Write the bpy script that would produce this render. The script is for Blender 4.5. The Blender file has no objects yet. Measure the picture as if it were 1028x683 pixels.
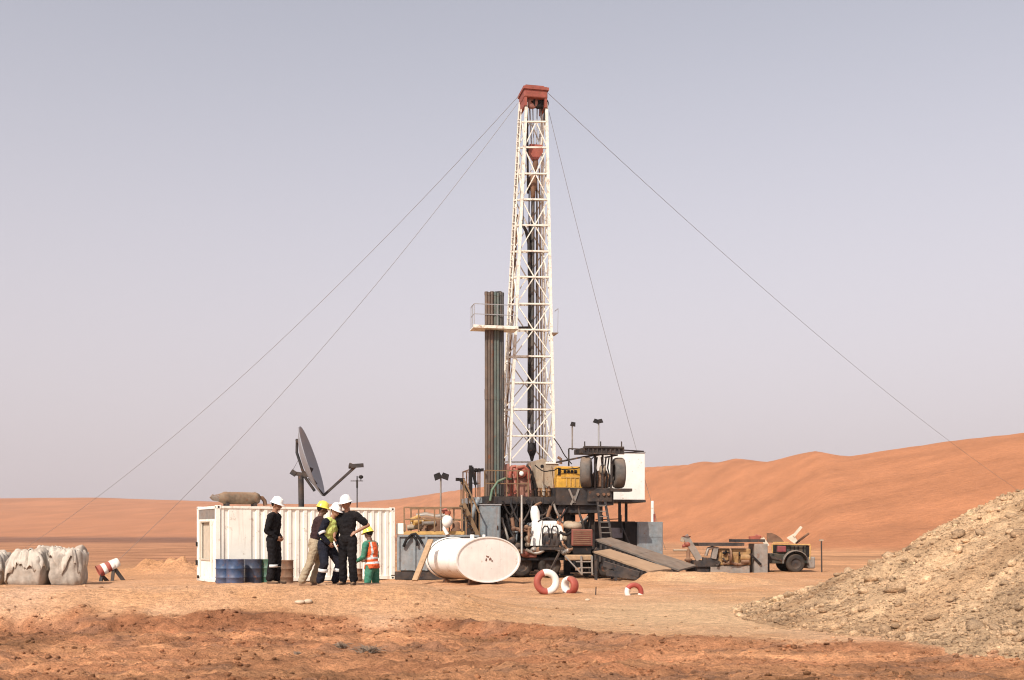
import bpy, math, random
import numpy as np
from mathutils import Vector, Matrix, noise as mnoise

random.seed(7)
rng = np.random.default_rng(7)
SC = bpy.context.scene
COL = SC.collection
R = math.radians

# ------------------------------------------------------------------ camera, sky, sun, exposure
FPX, CX, HY, ZC, PW, PH = 1100.0, 514.0, 537.0, 1.6, 1028.0, 683.0
cam = bpy.data.cameras.new('camera')
cam.lens = FPX / PW * 36.0
cam.sensor_width = 36.0
cam.shift_y = (HY - PH / 2) / PW
cam.clip_start, cam.clip_end = 0.1, 20000
camo = bpy.data.objects.new('camera', cam)
COL.objects.link(camo)
camo.location = (0, 0, ZC)
camo.rotation_euler = (R(90), 0, 0)
SC.camera = camo

SUN_EL, SUN_AZ = 43.0, 208.0          # azimuth clockwise from +Y (north): sun behind the camera, to the left
world = bpy.data.worlds.new('World')
SC.world = world
world.use_nodes = True
wn, wl = world.node_tree.nodes, world.node_tree.links
for n in list(wn):
    wn.remove(n)
sky = wn.new('ShaderNodeTexSky')
sky.sky_type = 'NISHITA'
sky.sun_disc = False
sky.sun_elevation = R(SUN_EL)
sky.sun_rotation = R(SUN_AZ)
sky.air_density = 1.0
sky.dust_density = 2.0
sky.ozone_density = 2.0
hsv = wn.new('ShaderNodeHueSaturation')
hsv.inputs['Saturation'].default_value = 0.42
tint = wn.new('ShaderNodeMix'); tint.data_type = 'RGBA'; tint.blend_type = 'MULTIPLY'
tint.inputs[0].default_value = 1.0
tint.inputs[7].default_value = (.84, .79, .775, 1)
# dust hanging low in the air: the sky pales towards the horizon all round
tcw = wn.new('ShaderNodeTexCoord')
sep = wn.new('ShaderNodeSeparateXYZ')
wl.new(tcw.outputs['Generated'], sep.inputs[0])
mr = wn.new('ShaderNodeMapRange'); mr.interpolation_type = 'SMOOTHERSTEP'
mr.inputs[1].default_value, mr.inputs[2].default_value = -.18, .62
mr.inputs[3].default_value, mr.inputs[4].default_value = 1.0, .05
wl.new(sep.outputs[2], mr.inputs[0])
dustmix = wn.new('ShaderNodeMix'); dustmix.data_type = 'RGBA'
dustmix.inputs[7].default_value = (3.02, 2.6, 2.72, 1)
wl.new(mr.outputs[0], dustmix.inputs[0])
bg = wn.new('ShaderNodeBackground')
bg.inputs['Strength'].default_value = 0.135
wo = wn.new('ShaderNodeOutputWorld')
wl.new(sky.outputs[0], hsv.inputs['Color'])
wl.new(hsv.outputs[0], tint.inputs[6])
wl.new(tint.outputs[2], dustmix.inputs[6])
wl.new(dustmix.outputs[2], bg.inputs['Color'])
wl.new(bg.outputs[0], wo.inputs['Surface'])

sun = bpy.data.lights.new('sun', 'SUN')
sun.energy = 3.1
sun.angle = R(0.6)
sun.color = (1.0, 0.93, 0.83)
suno = bpy.data.objects.new('sun', sun)
COL.objects.link(suno)
sd = Vector((math.sin(R(SUN_AZ)) * math.cos(R(SUN_EL)), math.cos(R(SUN_AZ)) * math.cos(R(SUN_EL)), math.sin(R(SUN_EL))))
suno.rotation_euler = sd.to_track_quat('Z', 'Y').to_euler()
suno.location = (0, 0, 60)
SC.view_settings.view_transform = 'Standard'
SC.view_settings.look = 'None'
SC.view_settings.gamma = 1
SC.view_settings.exposure = 0.73
SC.view_settings.use_curve_mapping = False
SC.cycles.filter_width = 1.1

# ------------------------------------------------------------------ helpers
def W(px, py, Y):
    s = FPX / Y
    return Vector(((px - CX) / s, Y, ZC - (py - HY) / s))

def V(*a):
    return Vector(a)

class MB:
    """collects shapes; build() links them as ONE mesh object"""
    def __init__(s):
        s.v, s.f, s.m, s.sm = [], [], [], []
    def add(s, vs, fs, mi=0, smooth=False):
        b = len(s.v)
        s.v += [tuple(p) for p in vs]
        s.f += [tuple(i + b for i in f) for f in fs]
        s.m += [mi] * len(fs)
        s.sm += [smooth] * len(fs)
        return s
    def box(s, c, size, rot=None, mi=0, taper=1.0):
        c = Vector(c)
        hx, hy, hz = size[0] / 2, size[1] / 2, size[2] / 2
        vs = []
        for z, t in ((-hz, 1.0), (hz, taper)):
            for x, y in ((-hx, -hy), (hx, -hy), (hx, hy), (-hx, hy)):
                p = Vector((x * t, y * t, z))
                if rot is not None:
                    p = rot @ p
                vs.append(c + p)
        return s.add(vs, [(3, 2, 1, 0), (4, 5, 6, 7), (0, 1, 5, 4), (1, 2, 6, 5), (2, 3, 7, 6), (3, 0, 4, 7)], mi)
    def bx(s, x0, x1, y0, y1, z0, z1, mi=0):
        return s.box(((x0 + x1) / 2, (y0 + y1) / 2, (z0 + z1) / 2), (abs(x1 - x0), abs(y1 - y0), abs(z1 - z0)), None, mi)
    def rbox(s, x0, x1, y0, y1, z0, z1, b=.02, mi=0):
        """box with chamfered edges"""
        import bmesh
        bm = bmesh.new()
        bmesh.ops.create_cube(bm, size=1)
        for v in bm.verts:
            v.co = Vector(((x0 + x1) / 2 + v.co.x * (x1 - x0), (y0 + y1) / 2 + v.co.y * (y1 - y0), (z0 + z1) / 2 + v.co.z * (z1 - z0)))
        bmesh.ops.bevel(bm, geom=bm.edges[:], offset=b, segments=2, affect='EDGES', profile=.5)
        bm.verts.index_update()
        s.add([v.co.copy() for v in bm.verts], [[v.index for v in f.verts] for f in bm.faces], mi)
        bm.free()
        return s
    def bar(s, p, q, w=.05, h=None, mi=0, up=None):
        p, q = Vector(p), Vector(q)
        h = w if h is None else h
        d = q - p
        if d.length < 1e-6:
            return s
        z = d.normalized()
        u = Vector(up) if up else (Vector((0, 0, 1)) if abs(z.z) < .9 else Vector((0, 1, 0)))
        x = u.cross(z).normalized()
        y = z.cross(x)
        m = Matrix((x, y, z)).transposed()
        return s.box((p + q) / 2, (w, h, d.length), m, mi)
    def tube(s, pts, r, n=8, mi=0, caps=True, smooth=True):
        pts = [Vector(p) for p in pts]
        rs = r if isinstance(r, (list, tuple)) else [r] * len(pts)
        ref = None
        rings = []
        for i, p in enumerate(pts):
            a = pts[max(i - 1, 0)]
            b = pts[min(i + 1, len(pts) - 1)]
            t = (b - a).normalized()
            if ref is None:
                ref = t.orthogonal().normalized()
            else:
                ref = (ref - t * ref.dot(t))
                ref = ref.normalized() if ref.length > 1e-5 else t.orthogonal().normalized()
            bi = t.cross(ref)
            rings.append([p + (ref * math.cos(2 * math.pi * k / n) + bi * math.sin(2 * math.pi * k / n)) * rs[i] for k in range(n)])
        vs = [v for ring in rings for v in ring]
        fs = []
        for i in range(len(pts) - 1):
            for k in range(n):
                a, b = i * n + k, i * n + (k + 1) % n
                fs.append((a, b, b + n, a + n))
        s.add(vs, fs, mi, smooth)
        if caps:
            for i in (0, len(pts) - 1):
                s.add(rings[i], [tuple(range(n)) if i else tuple(reversed(range(n)))], mi)
        return s
    def cyl(s, p, q, r1, r2=None, n=16, mi=0, caps=True):
        return s.tube([p, q], [r1, r1 if r2 is None else r2], n, mi, caps)
    def lathe(s, prof, p, ax=(0, 0, 1), n=24, mi=0, sx=1.0, ref=None, smooth=True):
        """prof: (radius, distance along the axis) pairs"""
        p, ax = Vector(p), Vector(ax).normalized()
        u = Vector(ref) if ref else ax.orthogonal()
        u = (u - ax * u.dot(ax)).normalized()
        w = ax.cross(u)
        vs, fs = [], []
        for r, t in prof:
            for k in range(n):
                a = 2 * math.pi * k / n
                vs.append(p + ax * t + u * (math.cos(a) * r * sx) + w * (math.sin(a) * r))
        for i in range(len(prof) - 1):
            for k in range(n):
                a, b = i * n + k, i * n + (k + 1) % n
                fs.append((a, b, b + n, a + n))
        return s.add(vs, fs, mi, smooth)
    def ell(s, c, r, n=16, m=10, rot=None, mi=0):
        c = Vector(c)
        vs, fs = [], []
        for i in range(m + 1):
            t = math.pi * i / m
            for k in range(n):
                a = 2 * math.pi * k / n
                p = Vector((r[0] * math.sin(t) * math.cos(a), r[1] * math.sin(t) * math.sin(a), r[2] * math.cos(t)))
                vs.append(c + (rot @ p if rot is not None else p))
        for i in range(m):
            for k in range(n):
                a, b = i * n + k, i * n + (k + 1) % n
                fs.append((a, a + n, b + n, b))
        return s.add(vs, fs, mi, True)
    def prism(s, poly, d0, d1, axis='y', mi=0):
        """closed outline in the (x,z) plane pushed from y=d0 to y=d1 (axis 'y'), or (y,z) for axis 'x', (x,y) for 'z'"""
        f = {'y': lambda a, b, d: (a, d, b), 'x': lambda a, b, d: (d, a, b), 'z': lambda a, b, d: (a, b, d)}[axis]
        n = len(poly)
        vs = [f(a, b, d0) for a, b in poly] + [f(a, b, d1) for a, b in poly]
        fs = [tuple(range(n)), tuple(reversed(range(n, 2 * n)))] + [((i + 1) % n, i, i + n, (i + 1) % n + n) for i in range(n)]
        return s.add(vs, fs, mi)
    def build(s, name, mat, parent=None, org=None):
        me = bpy.data.meshes.new(name)
        vs = s.v
        if org is None and parent is not None and parent.get('_w'):
            org = parent['_w']
        if org is not None:
            ox, oy, oz = org
            vs = [(a - ox, b - oy, c - oz) for a, b, c in vs]
        me.from_pydata(vs, [], s.f)
        mats = mat if isinstance(mat, (list, tuple)) else [mat]
        for m in mats:
            me.materials.append(m)
        me.polygons.foreach_set('material_index', s.m)
        me.polygons.foreach_set('use_smooth', s.sm)
        me.validate()
        me.update()
        o = bpy.data.objects.new(name, me)
        COL.objects.link(o)
        if parent is not None:
            o.parent = parent
            if parent.get('_w'):
                o['_w'] = parent['_w']
        elif org is not None:
            o.location = org
        return o

def tag(o, label=None, cat=None, group=None, kind=None):
    if label: o['label'] = label
    if cat: o['category'] = cat
    if group: o['group'] = group
    if kind: o['kind'] = kind
    return o

def thing(name, label, cat, loc=(0, 0, 0), rotz=0.0, group=None, world=False):
    """an Empty at the base of a thing; world=True: its parts are given in world coordinates"""
    o = bpy.data.objects.new(name, None)
    o.empty_display_size = .2
    COL.objects.link(o)
    o.location = loc
    o.rotation_euler = (0, 0, rotz)
    if world:
        o['_w'] = [float(loc[0]), float(loc[1]), float(loc[2])]
    return tag(o, label, cat, group)

def kids(o):
    return [c for c in COL.objects if c.parent == o]

def dup(o, parent=None):
    ch = kids(o)
    c = o.copy()
    COL.objects.link(c)
    if parent is not None:
        c.parent = parent
    for k in ch:
        dup(k, c)
    return c

# ------------------------------------------------------------------ materials
def M(name, col, rough=.6, metal=0.0, var=.25, scale=5.0, dust=.15, rust=0.0, bump=0.0, bscale=40., dustcol=(.46, .28, .16), rustcol=(.17, .065, .03), spec=None, streak=0.0, lowbrown=None):
    m = bpy.data.materials.new(name)
    m.use_nodes = True
    N, L = m.node_tree.nodes, m.node_tree.links
    b = N['Principled BSDF']
    b.inputs['Roughness'].default_value = rough
    b.inputs['Metallic'].default_value = metal
    b.inputs['Specular IOR Level'].default_value = spec if spec is not None else (.12 if max(col) < .06 else .35)
    tc = N.new('ShaderNodeTexCoord')
    oi = N.new('ShaderNodeObjectInfo')
    ad = N.new('ShaderNodeVectorMath'); ad.operation = 'ADD'
    mu = N.new('ShaderNodeMath'); mu.operation = 'MULTIPLY'; mu.inputs[1].default_value = 31.7
    L.new(oi.outputs['Random'], mu.inputs[0])
    L.new(tc.outputs['Object'], ad.inputs[0])
    L.new(mu.outputs[0], ad.inputs[1])
    def noise(sc, det=4, rg=.6):
        n = N.new('ShaderNodeTexNoise')
        n.inputs['Scale'].default_value = sc
        n.inputs['Detail'].default_value = det
        n.inputs['Roughness'].default_value = rg
        L.new(ad.outputs[0], n.inputs['Vector'])
        return n
    def mix(f, a, c):
        x = N.new('ShaderNodeMix'); x.data_type = 'RGBA'
        for sock, val in ((x.inputs[0], f), (x.inputs[6], a), (x.inputs[7], c)):
            if hasattr(val, 'is_output'):
                L.new(val, sock)
            elif isinstance(val, (tuple, list)):
                sock.default_value = (*val[:3], 1)
            else:
                sock.default_value = val
        return x.outputs[2]
    def rng_(o, a, c, lo=0., hi=1.):
        r = N.new('ShaderNodeMapRange')
        r.inputs[1].default_value, r.inputs[2].default_value = a, c
        r.inputs[3].default_value, r.inputs[4].default_value = lo, hi
        L.new(o, r.inputs[0])
        return r.outputs[0]
    n1 = noise(scale, 6)
    c = mix(rng_(n1.outputs[0], .3, .7), tuple(x * (1 - var) for x in col), tuple(min(1, x * (1 + var * .45)) for x in col))
    if rust:
        n3 = noise(scale * .9 + 1.3, 8, .7)
        c = mix(rng_(n3.outputs[0], .62 - .22 * rust, .72 - .12 * rust, 0, .9), c, rustcol)
    if streak:                      # rust runs and grime drawn downwards
        mp = N.new('ShaderNodeMapping'); mp.inputs['Scale'].default_value = (9, 9, .55)
        L.new(ad.outputs[0], mp.inputs['Vector'])
        ns = N.new('ShaderNodeTexNoise'); ns.inputs['Scale'].default_value = 1.0; ns.inputs['Detail'].default_value = 6
        L.new(mp.outputs[0], ns.inputs['Vector'])
        c = mix(rng_(ns.outputs[0], .56, .74, 0, streak), c, rustcol)
    if lowbrown:                      # browner towards the bottom, ragged upper edge
        z0, z1, sc_ = lowbrown
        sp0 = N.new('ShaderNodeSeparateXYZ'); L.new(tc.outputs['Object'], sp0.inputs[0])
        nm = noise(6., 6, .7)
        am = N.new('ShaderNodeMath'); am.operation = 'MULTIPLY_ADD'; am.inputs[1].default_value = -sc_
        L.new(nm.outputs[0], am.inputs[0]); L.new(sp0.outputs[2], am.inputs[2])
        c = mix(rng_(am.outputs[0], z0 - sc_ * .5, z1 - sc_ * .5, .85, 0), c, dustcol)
    if dust:
        n2 = noise(scale * .35 + .4, 5)
        c = mix(rng_(n2.outputs[0], .35, .75, 0, dust * 1.4), c, dustcol)
        g = N.new('ShaderNodeNewGeometry')
        sp = N.new('ShaderNodeSeparateXYZ')
        L.new(g.outputs['Normal'], sp.inputs[0])
        c = mix(rng_(sp.outputs[2], .45, 1., 0, min(.8, dust * 2.0)), c, dustcol)
    L.new(c, b.inputs['Base Color'])
    if bump:
        nb = noise(bscale, 5)
        bp = N.new('ShaderNodeBump')
        bp.inputs['Strength'].default_value = bump
        bp.inputs['Distance'].default_value = .02
        L.new(nb.outputs[0], bp.inputs['Height'])
        L.new(bp.outputs[0], b.inputs['Normal'])
    return m

cream = M('cream_container_paint', (.82, .80, .72), .55, var=.10, scale=2.2, dust=.05, streak=.35, rust=.15, rustcol=(.33, .2, .11))
white = M('white_paint', (.80, .78, .73), .5, var=.10, scale=3, dust=.08, rust=.02, streak=.14, rustcol=(.38, .25, .15))
tankwhite = M('dirty_white_tank_paint', (.80, .785, .745), .5, var=.10, scale=3, dust=.05, rust=.14, streak=.22, lowbrown=(.12, .5, .5), rustcol=(.36, .2, .11), dustcol=(.40, .24, .13))
whitemast = M('white_mast_paint', (.76, .73, .64), .5, var=.22, scale=6, dust=.08, rust=.38, rustcol=(.32, .2, .12))
greypaint = M('blue_grey_paint', (.20, .235, .255), .6, var=.3, dust=.14, rust=.16, streak=.3)
greydark = M('dark_grey_steel', (.032, .032, .035), .65, var=.45, dust=.10, rust=.15)
blacksteel = M('black_oily_steel', (.014, .013, .014), .6, var=.4, dust=.02, rust=.1)
steel = M('worn_steel', (.25, .235, .215), .5, .25, var=.3, dust=.2, rust=.25)
galv = M('galvanised_steel', (.36, .36, .36), .45, .4, var=.2, dust=.12)
ruststeel = M('rusty_steel', (.15, .078, .048), .8, var=.4, dust=.2, rust=.4)
redpaint = M('faded_red_paint', (.30, .065, .045), .6, var=.35, dust=.12, rust=.22)
crownred = M('crown_red_paint', (.27, .065, .045), .6, var=.3, dust=.06, rust=.3)
redpink = M('sun_bleached_red_paint', (.33, .145, .115), .7, var=.5, dust=.22, rust=.3)
yellow = M('yellow_machine_paint', (.58, .31, .035), .55, var=.3, dust=.18, rust=.28, streak=.3)
yellowdull = M('dull_yellow_paint', (.50, .30, .09), .6, var=.3, dust=.25, rust=.2)
beige = M('beige_dusty_paint', (.33, .27, .20), .65, var=.3, dust=.22, rust=.25)
wood = M('weathered_wood', (.36, .24, .14), .8, var=.35, scale=9, dust=.25)
rubber = M('black_rubber', (.028, .027, .027), .75, var=.3, dust=.16)
rubberdusty = M('dusty_rubber', (.10, .092, .085), .8, var=.35, dust=.16)
rubberdark = M('dark_grimy_rubber', (.03, .028, .027), .85, var=.35, dust=.08)
railbrown = M('brown_rail_paint', (.17, .105, .055), .7, var=.3, dust=.12, rust=.3)
glassdark = M('dark_glass', (.03, .032, .035), .15, dust=.06)
wire = M('guy_wire_steel', (.26, .24, .235), .5, .3, dust=0)
tyrewhite = M('white_painted_rubber', (.76, .73, .68), .6, var=.15, dust=.12)
tyrered = M('red_painted_rubber', (.33, .06, .045), .6, var=.25, dust=.10)
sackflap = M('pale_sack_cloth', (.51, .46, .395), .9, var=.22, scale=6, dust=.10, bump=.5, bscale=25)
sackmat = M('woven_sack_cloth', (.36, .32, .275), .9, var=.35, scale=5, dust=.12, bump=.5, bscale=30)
blind = M('beige_blind', (.50, .43, .34), .8, var=.15, dust=.1)
greenhose = M('green_hose', (.07, .14, .09), .6, var=.3, dust=.15)
drumblue = M('blue_drum_paint', (.03, .07, .155), .5, var=.4, dust=.12, rust=.25, streak=.4)
drumnavy = M('navy_drum_paint', (.03, .05, .09), .45, var=.35, dust=.10, rust=.25)
drumgreen = M('green_drum_paint', (.025, .11, .075), .55, var=.4, dust=.1, rust=.12)
drumbrown = M('brown_drum_rust', (.15, .085, .055), .85, var=.5, dust=.15, rust=.4)
dishmat = M('grey_dish_paint', (.23, .23, .25), .5, var=.06, dust=.05)
pipebrown = M('brown_drill_steel', (.115, .088, .072), .5, .3, var=.3, scale=2, dust=.12, rust=.3)
pipegrey = M('grey_drill_steel', (.062, .064, .064), .5, .35, var=.3, scale=2, dust=.10, rust=.12)
pipegreen = M('green_grey_drill_steel', (.085, .112, .102), .55, .1, var=.3, scale=2, dust=.10, rust=.1)
blockred = M('red_hoist_paint', (.30, .075, .055), .55, var=.25, dust=.08, rust=.15)
deckdark = M('dark_deck_steel', (.028, .029, .033), .7, var=.45, dust=.10, rust=.12)
twig = M('dry_twig', (.21, .16, .12), .9, dust=.1)

# ------------------------------------------------------------------ terrain
def _hash(ix, iy, seed):
    h = (ix.astype(np.int64) * 374761393 + iy.astype(np.int64) * 668265263 + seed * 1442695041) & 0x7fffffff
    h = ((h ^ (h >> 13)) * 1274126177) & 0x7fffffff
    return ((h ^ (h >> 16)) & 0xffff) / 65535.0

def vnoise(x, y, seed=0):
    ix, iy = np.floor(x), np.floor(y)
    fx, fy = x - ix, y - iy
    ux, uy = fx * fx * fx * (fx * (fx * 6 - 15) + 10), fy * fy * fy * (fy * (fy * 6 - 15) + 10)
    a, b = _hash(ix, iy, seed), _hash(ix + 1, iy, seed)
    c, d = _hash(ix, iy + 1, seed), _hash(ix + 1, iy + 1, seed)
    return (a + (b - a) * ux) * (1 - uy) + (c + (d - c) * ux) * uy - .5

def fbm(x, y, seed=0, o=4, g=.5):
    t, a, f = 0, 1., 1.
    for i in range(o):
        t = t + a * vnoise(x * f + 17.3 * i, y * f - 9.1 * i, seed + i)
        a *= g; f *= 2.03
    return t

def ss(a, b, x):
    t = np.clip((x - a) / (b - a), 0, 1)
    return t * t * (3 - 2 * t)

_pa = (np.array([-600, 0, 100, 190, 270, 330, 400, 460, 540, 650, 690, 706, 718, 738, 752, 772, 800, 818, 832, 850, 900, 960, 1028, 1120, 1300, 1800]) - CX) / FPX
_py = np.array([496, 500.5, 499.5, 502.5, 506, 507, 501, 492, 482, 469, 466.5, 463, 464.5, 460.5, 461.5, 464, 456, 452.5, 455, 458.5, 450.5, 442, 434.5, 428, 424, 430])
_fa = (np.array([-600, 0, 300, 460, 560, 660, 750, 830, 1028, 1300, 1800]) - CX) / FPX
_fy = np.array([560, 560, 540, 400, 270, 190, 140, 108, 92, 90, 90.])

def dune_h(x, y):
    yy = np.maximum(y, 30.)
    a = x / yy
    a = a + .0018 * fbm(a * 30, yy / 60., 5, 3)
    yf = np.interp(a, _fa, _fy)
    yr = yf * 2.0
    py = np.interp(a, _pa, _py)
    pys = np.interp(a, (np.array([-600, 190, 400, 650, 850, 1028, 1800]) - CX) / FPX, [497, 503, 501, 470, 455, 435, 430])
    t = (yy - yf) / (yr - yf)
    up = np.clip(t, 0, 1)
    w_ = ss(.55, 1, up)
    H = (HY - (py * w_ + pys * (1 - w_))) * yr / FPX + 1.6
    prof = up * .55 + .45 * ss(0, 1, up)
    prof = np.where(t > 1, np.maximum(1 - (t - 1) * .10, .55), prof)
    h = H * prof
    body = ss(0, .15, t) * (1 - .85 * ss(.75, .98, t))
    wav = yr * .0013 * (fbm(x / (yr * .16), (yy + .25 * x) / (yr * .030), 21, 5, .6) + .10 * np.sin((yy + .18 * x + 9 * fbm(x / 40, yy / 40, 8, 2)) / (yr * .016)) * ss(-.1, .25, fbm(x / 90, yy / 50, 31, 2)))
    return np.where(t > 0, np.maximum(h + wav * body, 0), 0), t

def tracks(x, y):
    """wheel tracks pressed into the pad: 0..1"""
    t = 0 * x
    for y0, sl, w, k in ((25.3, .05, .16, 1), (27.0, .05, .16, 1), (31.5, -.09, .18, 2), (33.3, -.09, .18, 2), (28.6, .16, .15, 3), (30.2, .16, .15, 3), (39.5, .03, .22, 4), (41.4, .03, .22, 4), (54, -.05, .3, 5), (56.3, -.05, .3, 5)):
        yk = y0 + sl * x + 1.3 * fbm(x / 14, 0 * x + k * 3.3, 70 + k, 2)
        t = np.maximum(t, np.exp(-((y - yk) / w) ** 2) * ss(-.25, .15, fbm(x / 5, y / 9, 76 + k, 2)))
    return t

def ledge_y(x):
    return np.interp(x, [-14, -9, -5, -1.5, .5, 2, 5, 8, 14], [20.9, 20.8, 20.3, 20.4, 19.0, 17.3, 16.2, 14.6, 13.5]) + .35 * fbm(x / 1.1, x * 0 + 3, 40, 4) + .12 * fbm(x / .25, x * 0 + 5, 43, 2)

def ground_h(x, y, fine=True):
    x = np.asarray(x, dtype=float); y = np.asarray(y, dtype=float)
    z = .07 * fbm(x / 4., y / 4., 1, 3)
    if fine:
        z = z + .05 * fbm(x / .7, y / .7, 2, 4) * ss(60, 30, y)
    z = z - .035 * tracks(x, y)
    # the bank the men stand on
    bx = ss(1.0, -2.4, x) * (.93 + .07 * ss(-7.5, -6, x))
    by = ss(20.3, 22.0, y) * ss(25.0, 23.0, y)
    z = z + .58 * bx * by
    # low banks of loose sand
    z = z + .33 * ss(4.1, 4.6, x + .3 * fbm(y / .6, x, 66, 2)) * ss(9.5, 7.0, x) * np.exp(-((y - 37.0) / .8) ** 2)
    z = z + .40 * np.exp(-((x + 15.2) / 1.3) ** 2 - ((y - 46.5) / 1.2) ** 2) * (1 + 1.3 * fbm(x / .5, y / .5, 61, 3))
    z = z + .55 * np.exp(-((x + 13.4) / 1.1) ** 2 - ((y - 45) / 1.2) ** 2) * (1 + 1.3 * fbm(x / .5, y / .5, 62, 3))
    # dug edge and churned foreground
    ly = ledge_y(x)
    drop = ss(ly + .05, ly - .55, y)
    deep = np.interp(x, [-14, -1, 1.5, 4, 14], [.19, .18, .12, .08, .06])
    z = z - deep * drop
    rim = np.exp(-((y - ly - .12) / .28) ** 2)
    z = z + deep * .32 * rim * (1 + 1.6 * fbm(x / .35, y / .35, 3, 3))
    if fine:
        near = ss(ly + .3, ly - .4, y) * np.interp(x, [-14, 0, 3, 14], [1, 1, .8, .6])
        cl = fbm(x / .33, y / .33, 4, 4, .6)
        rut = fbm(x / 2.2, y / .45, 6, 3)
        z = z + near * (.085 * cl + .07 * rut + .06 * fbm(x / .16, y / .16, 14, 3, .6))
    return z

def gz(x, y):
    h, _ = dune_h(np.array([float(x)]), np.array([float(y)]))
    return float(ground_h(np.array([float(x)]), np.array([float(y)]))[0] + h[0])

def grow(a, step, g, lim):
    out = []
    while a < lim:
        step *= g
        a += step
        out.append(a)
    return out

xp = list(np.arange(-11, 11.01, .065))
xr = grow(11.0, .065, 1.035, 4200)
xs = np.array([-v for v in reversed(xr)] + xp + xr)
ys = np.array(list(np.arange(-30, 11, 1.5)) + list(np.arange(11.6, 24.5, .055)) + list(np.arange(24.5, 44, .11)))
ys = np.concatenate([ys, grow(ys[-1], .11, 1.03, 5200)])
GX, GY = np.meshgrid(xs, ys)
DH, DT = dune_h(GX, GY)
far = ss(70, 200, GY)
GZ = ground_h(GX, GY) * (1 - .5 * far) + DH
# soil colours (what the ground itself is made of)
def soil(x, y, t):
    n1 = fbm(x / 3.1, y / 3.1, 51, 4)[..., None]
    n2 = fbm(x / .8, y / .5, 52, 4)[..., None]
    tan = np.array([.65, .357, .190]); red = np.array([.39, .165, .080]); pale = np.array([.69, .44, .25])
    orange = np.array([.60, .305, .152]); dune = np.array([.45, .188, .088]); dark = np.array([.23, .105, .062])
    c = tan + n1 * .10 + n2 * .05 + 0 * x[..., None]
    def lay(c, k, f):
        f = np.clip(f, 0, 1)[..., None]
        return c * (1 - f) + k * f
    c = lay(c, orange, ss(30, 48, y) * .8 + .5 * ss(.05, .35, fbm(x / 6, y / 5, 53, 3)))
    pz = np.exp(-((x - 3.2) / 3.2) ** 2 - ((y - 22) / 4.5) ** 2) + .7 * np.exp(-((x - 6.5) / 2.6) ** 2 - ((y - 36.6) / 1.6) ** 2) + .9 * np.exp(-((x - 9) / 4.0) ** 2 - ((y - 27) / 3) ** 2)
    c = lay(c, pale, pz * (1 + 1.2 * n1[..., 0]) * .95)
    c = c * (1 + .16 * (tracks(x, y) * ss(0, .2, np.abs(fbm(x / 9, y / 9, 78, 2)) + .1))[..., None])
    ly = ledge_y(x)
    rf = ss(ly + .55, ly - .25, y + .9 * n1[..., 0] + .7 * n2[..., 0])
    strip = np.exp(-((y - ly + .15) / .55) ** 2)
    amt = np.interp(x, [-14, -1, 2, 5, 14], [1, 1, .85, .7, .6])
    c = lay(c, tan * np.array([.80, .70, .64]) * (1 + .5 * n1 + .5 * n2), rf * .95)
    c = lay(c, red * (1 + .5 * n1 + .6 * n2), rf * amt * np.clip(.35 + .65 * strip + .9 * fbm(x / 1.7, y / .7, 56, 4), 0, 1))
    c = lay(c, np.array([.20, .12, .085]), rf * ss(.15, .42, fbm(x / 1.3, y / .4, 57, 4)) * .45)
    c = lay(c, orange * .90 * (1 + .5 * n1 + .3 * fbm(x / 14, y / 9, 59, 4)[..., None]), ss(44, 60, y))
    c = lay(c, np.array([.42, .195, .105]) * (1 + .6 * n1), ss(48, 75, y) * ss(-2, -14, x) * .75)
    c = lay(c, dark * (1 + .6 * n1), ss(170, 270, y) * ss(-8, -40, x) * .95)
    c = lay(c, dark * 1.4, ss(90, 130, y) * ss(60, 30, np.abs(x - 20)) * .25)
    streak = fbm(x / 70, (y + .25 * x) / 6, 58, 5, .6)[..., None]
    c = lay(c, dune * (1 + .20 * streak + .15 * n1), ss(-.02, .05, t))
    return np.clip(c, .02, .9)
SOIL = soil(GX, GY, DT)

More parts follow.
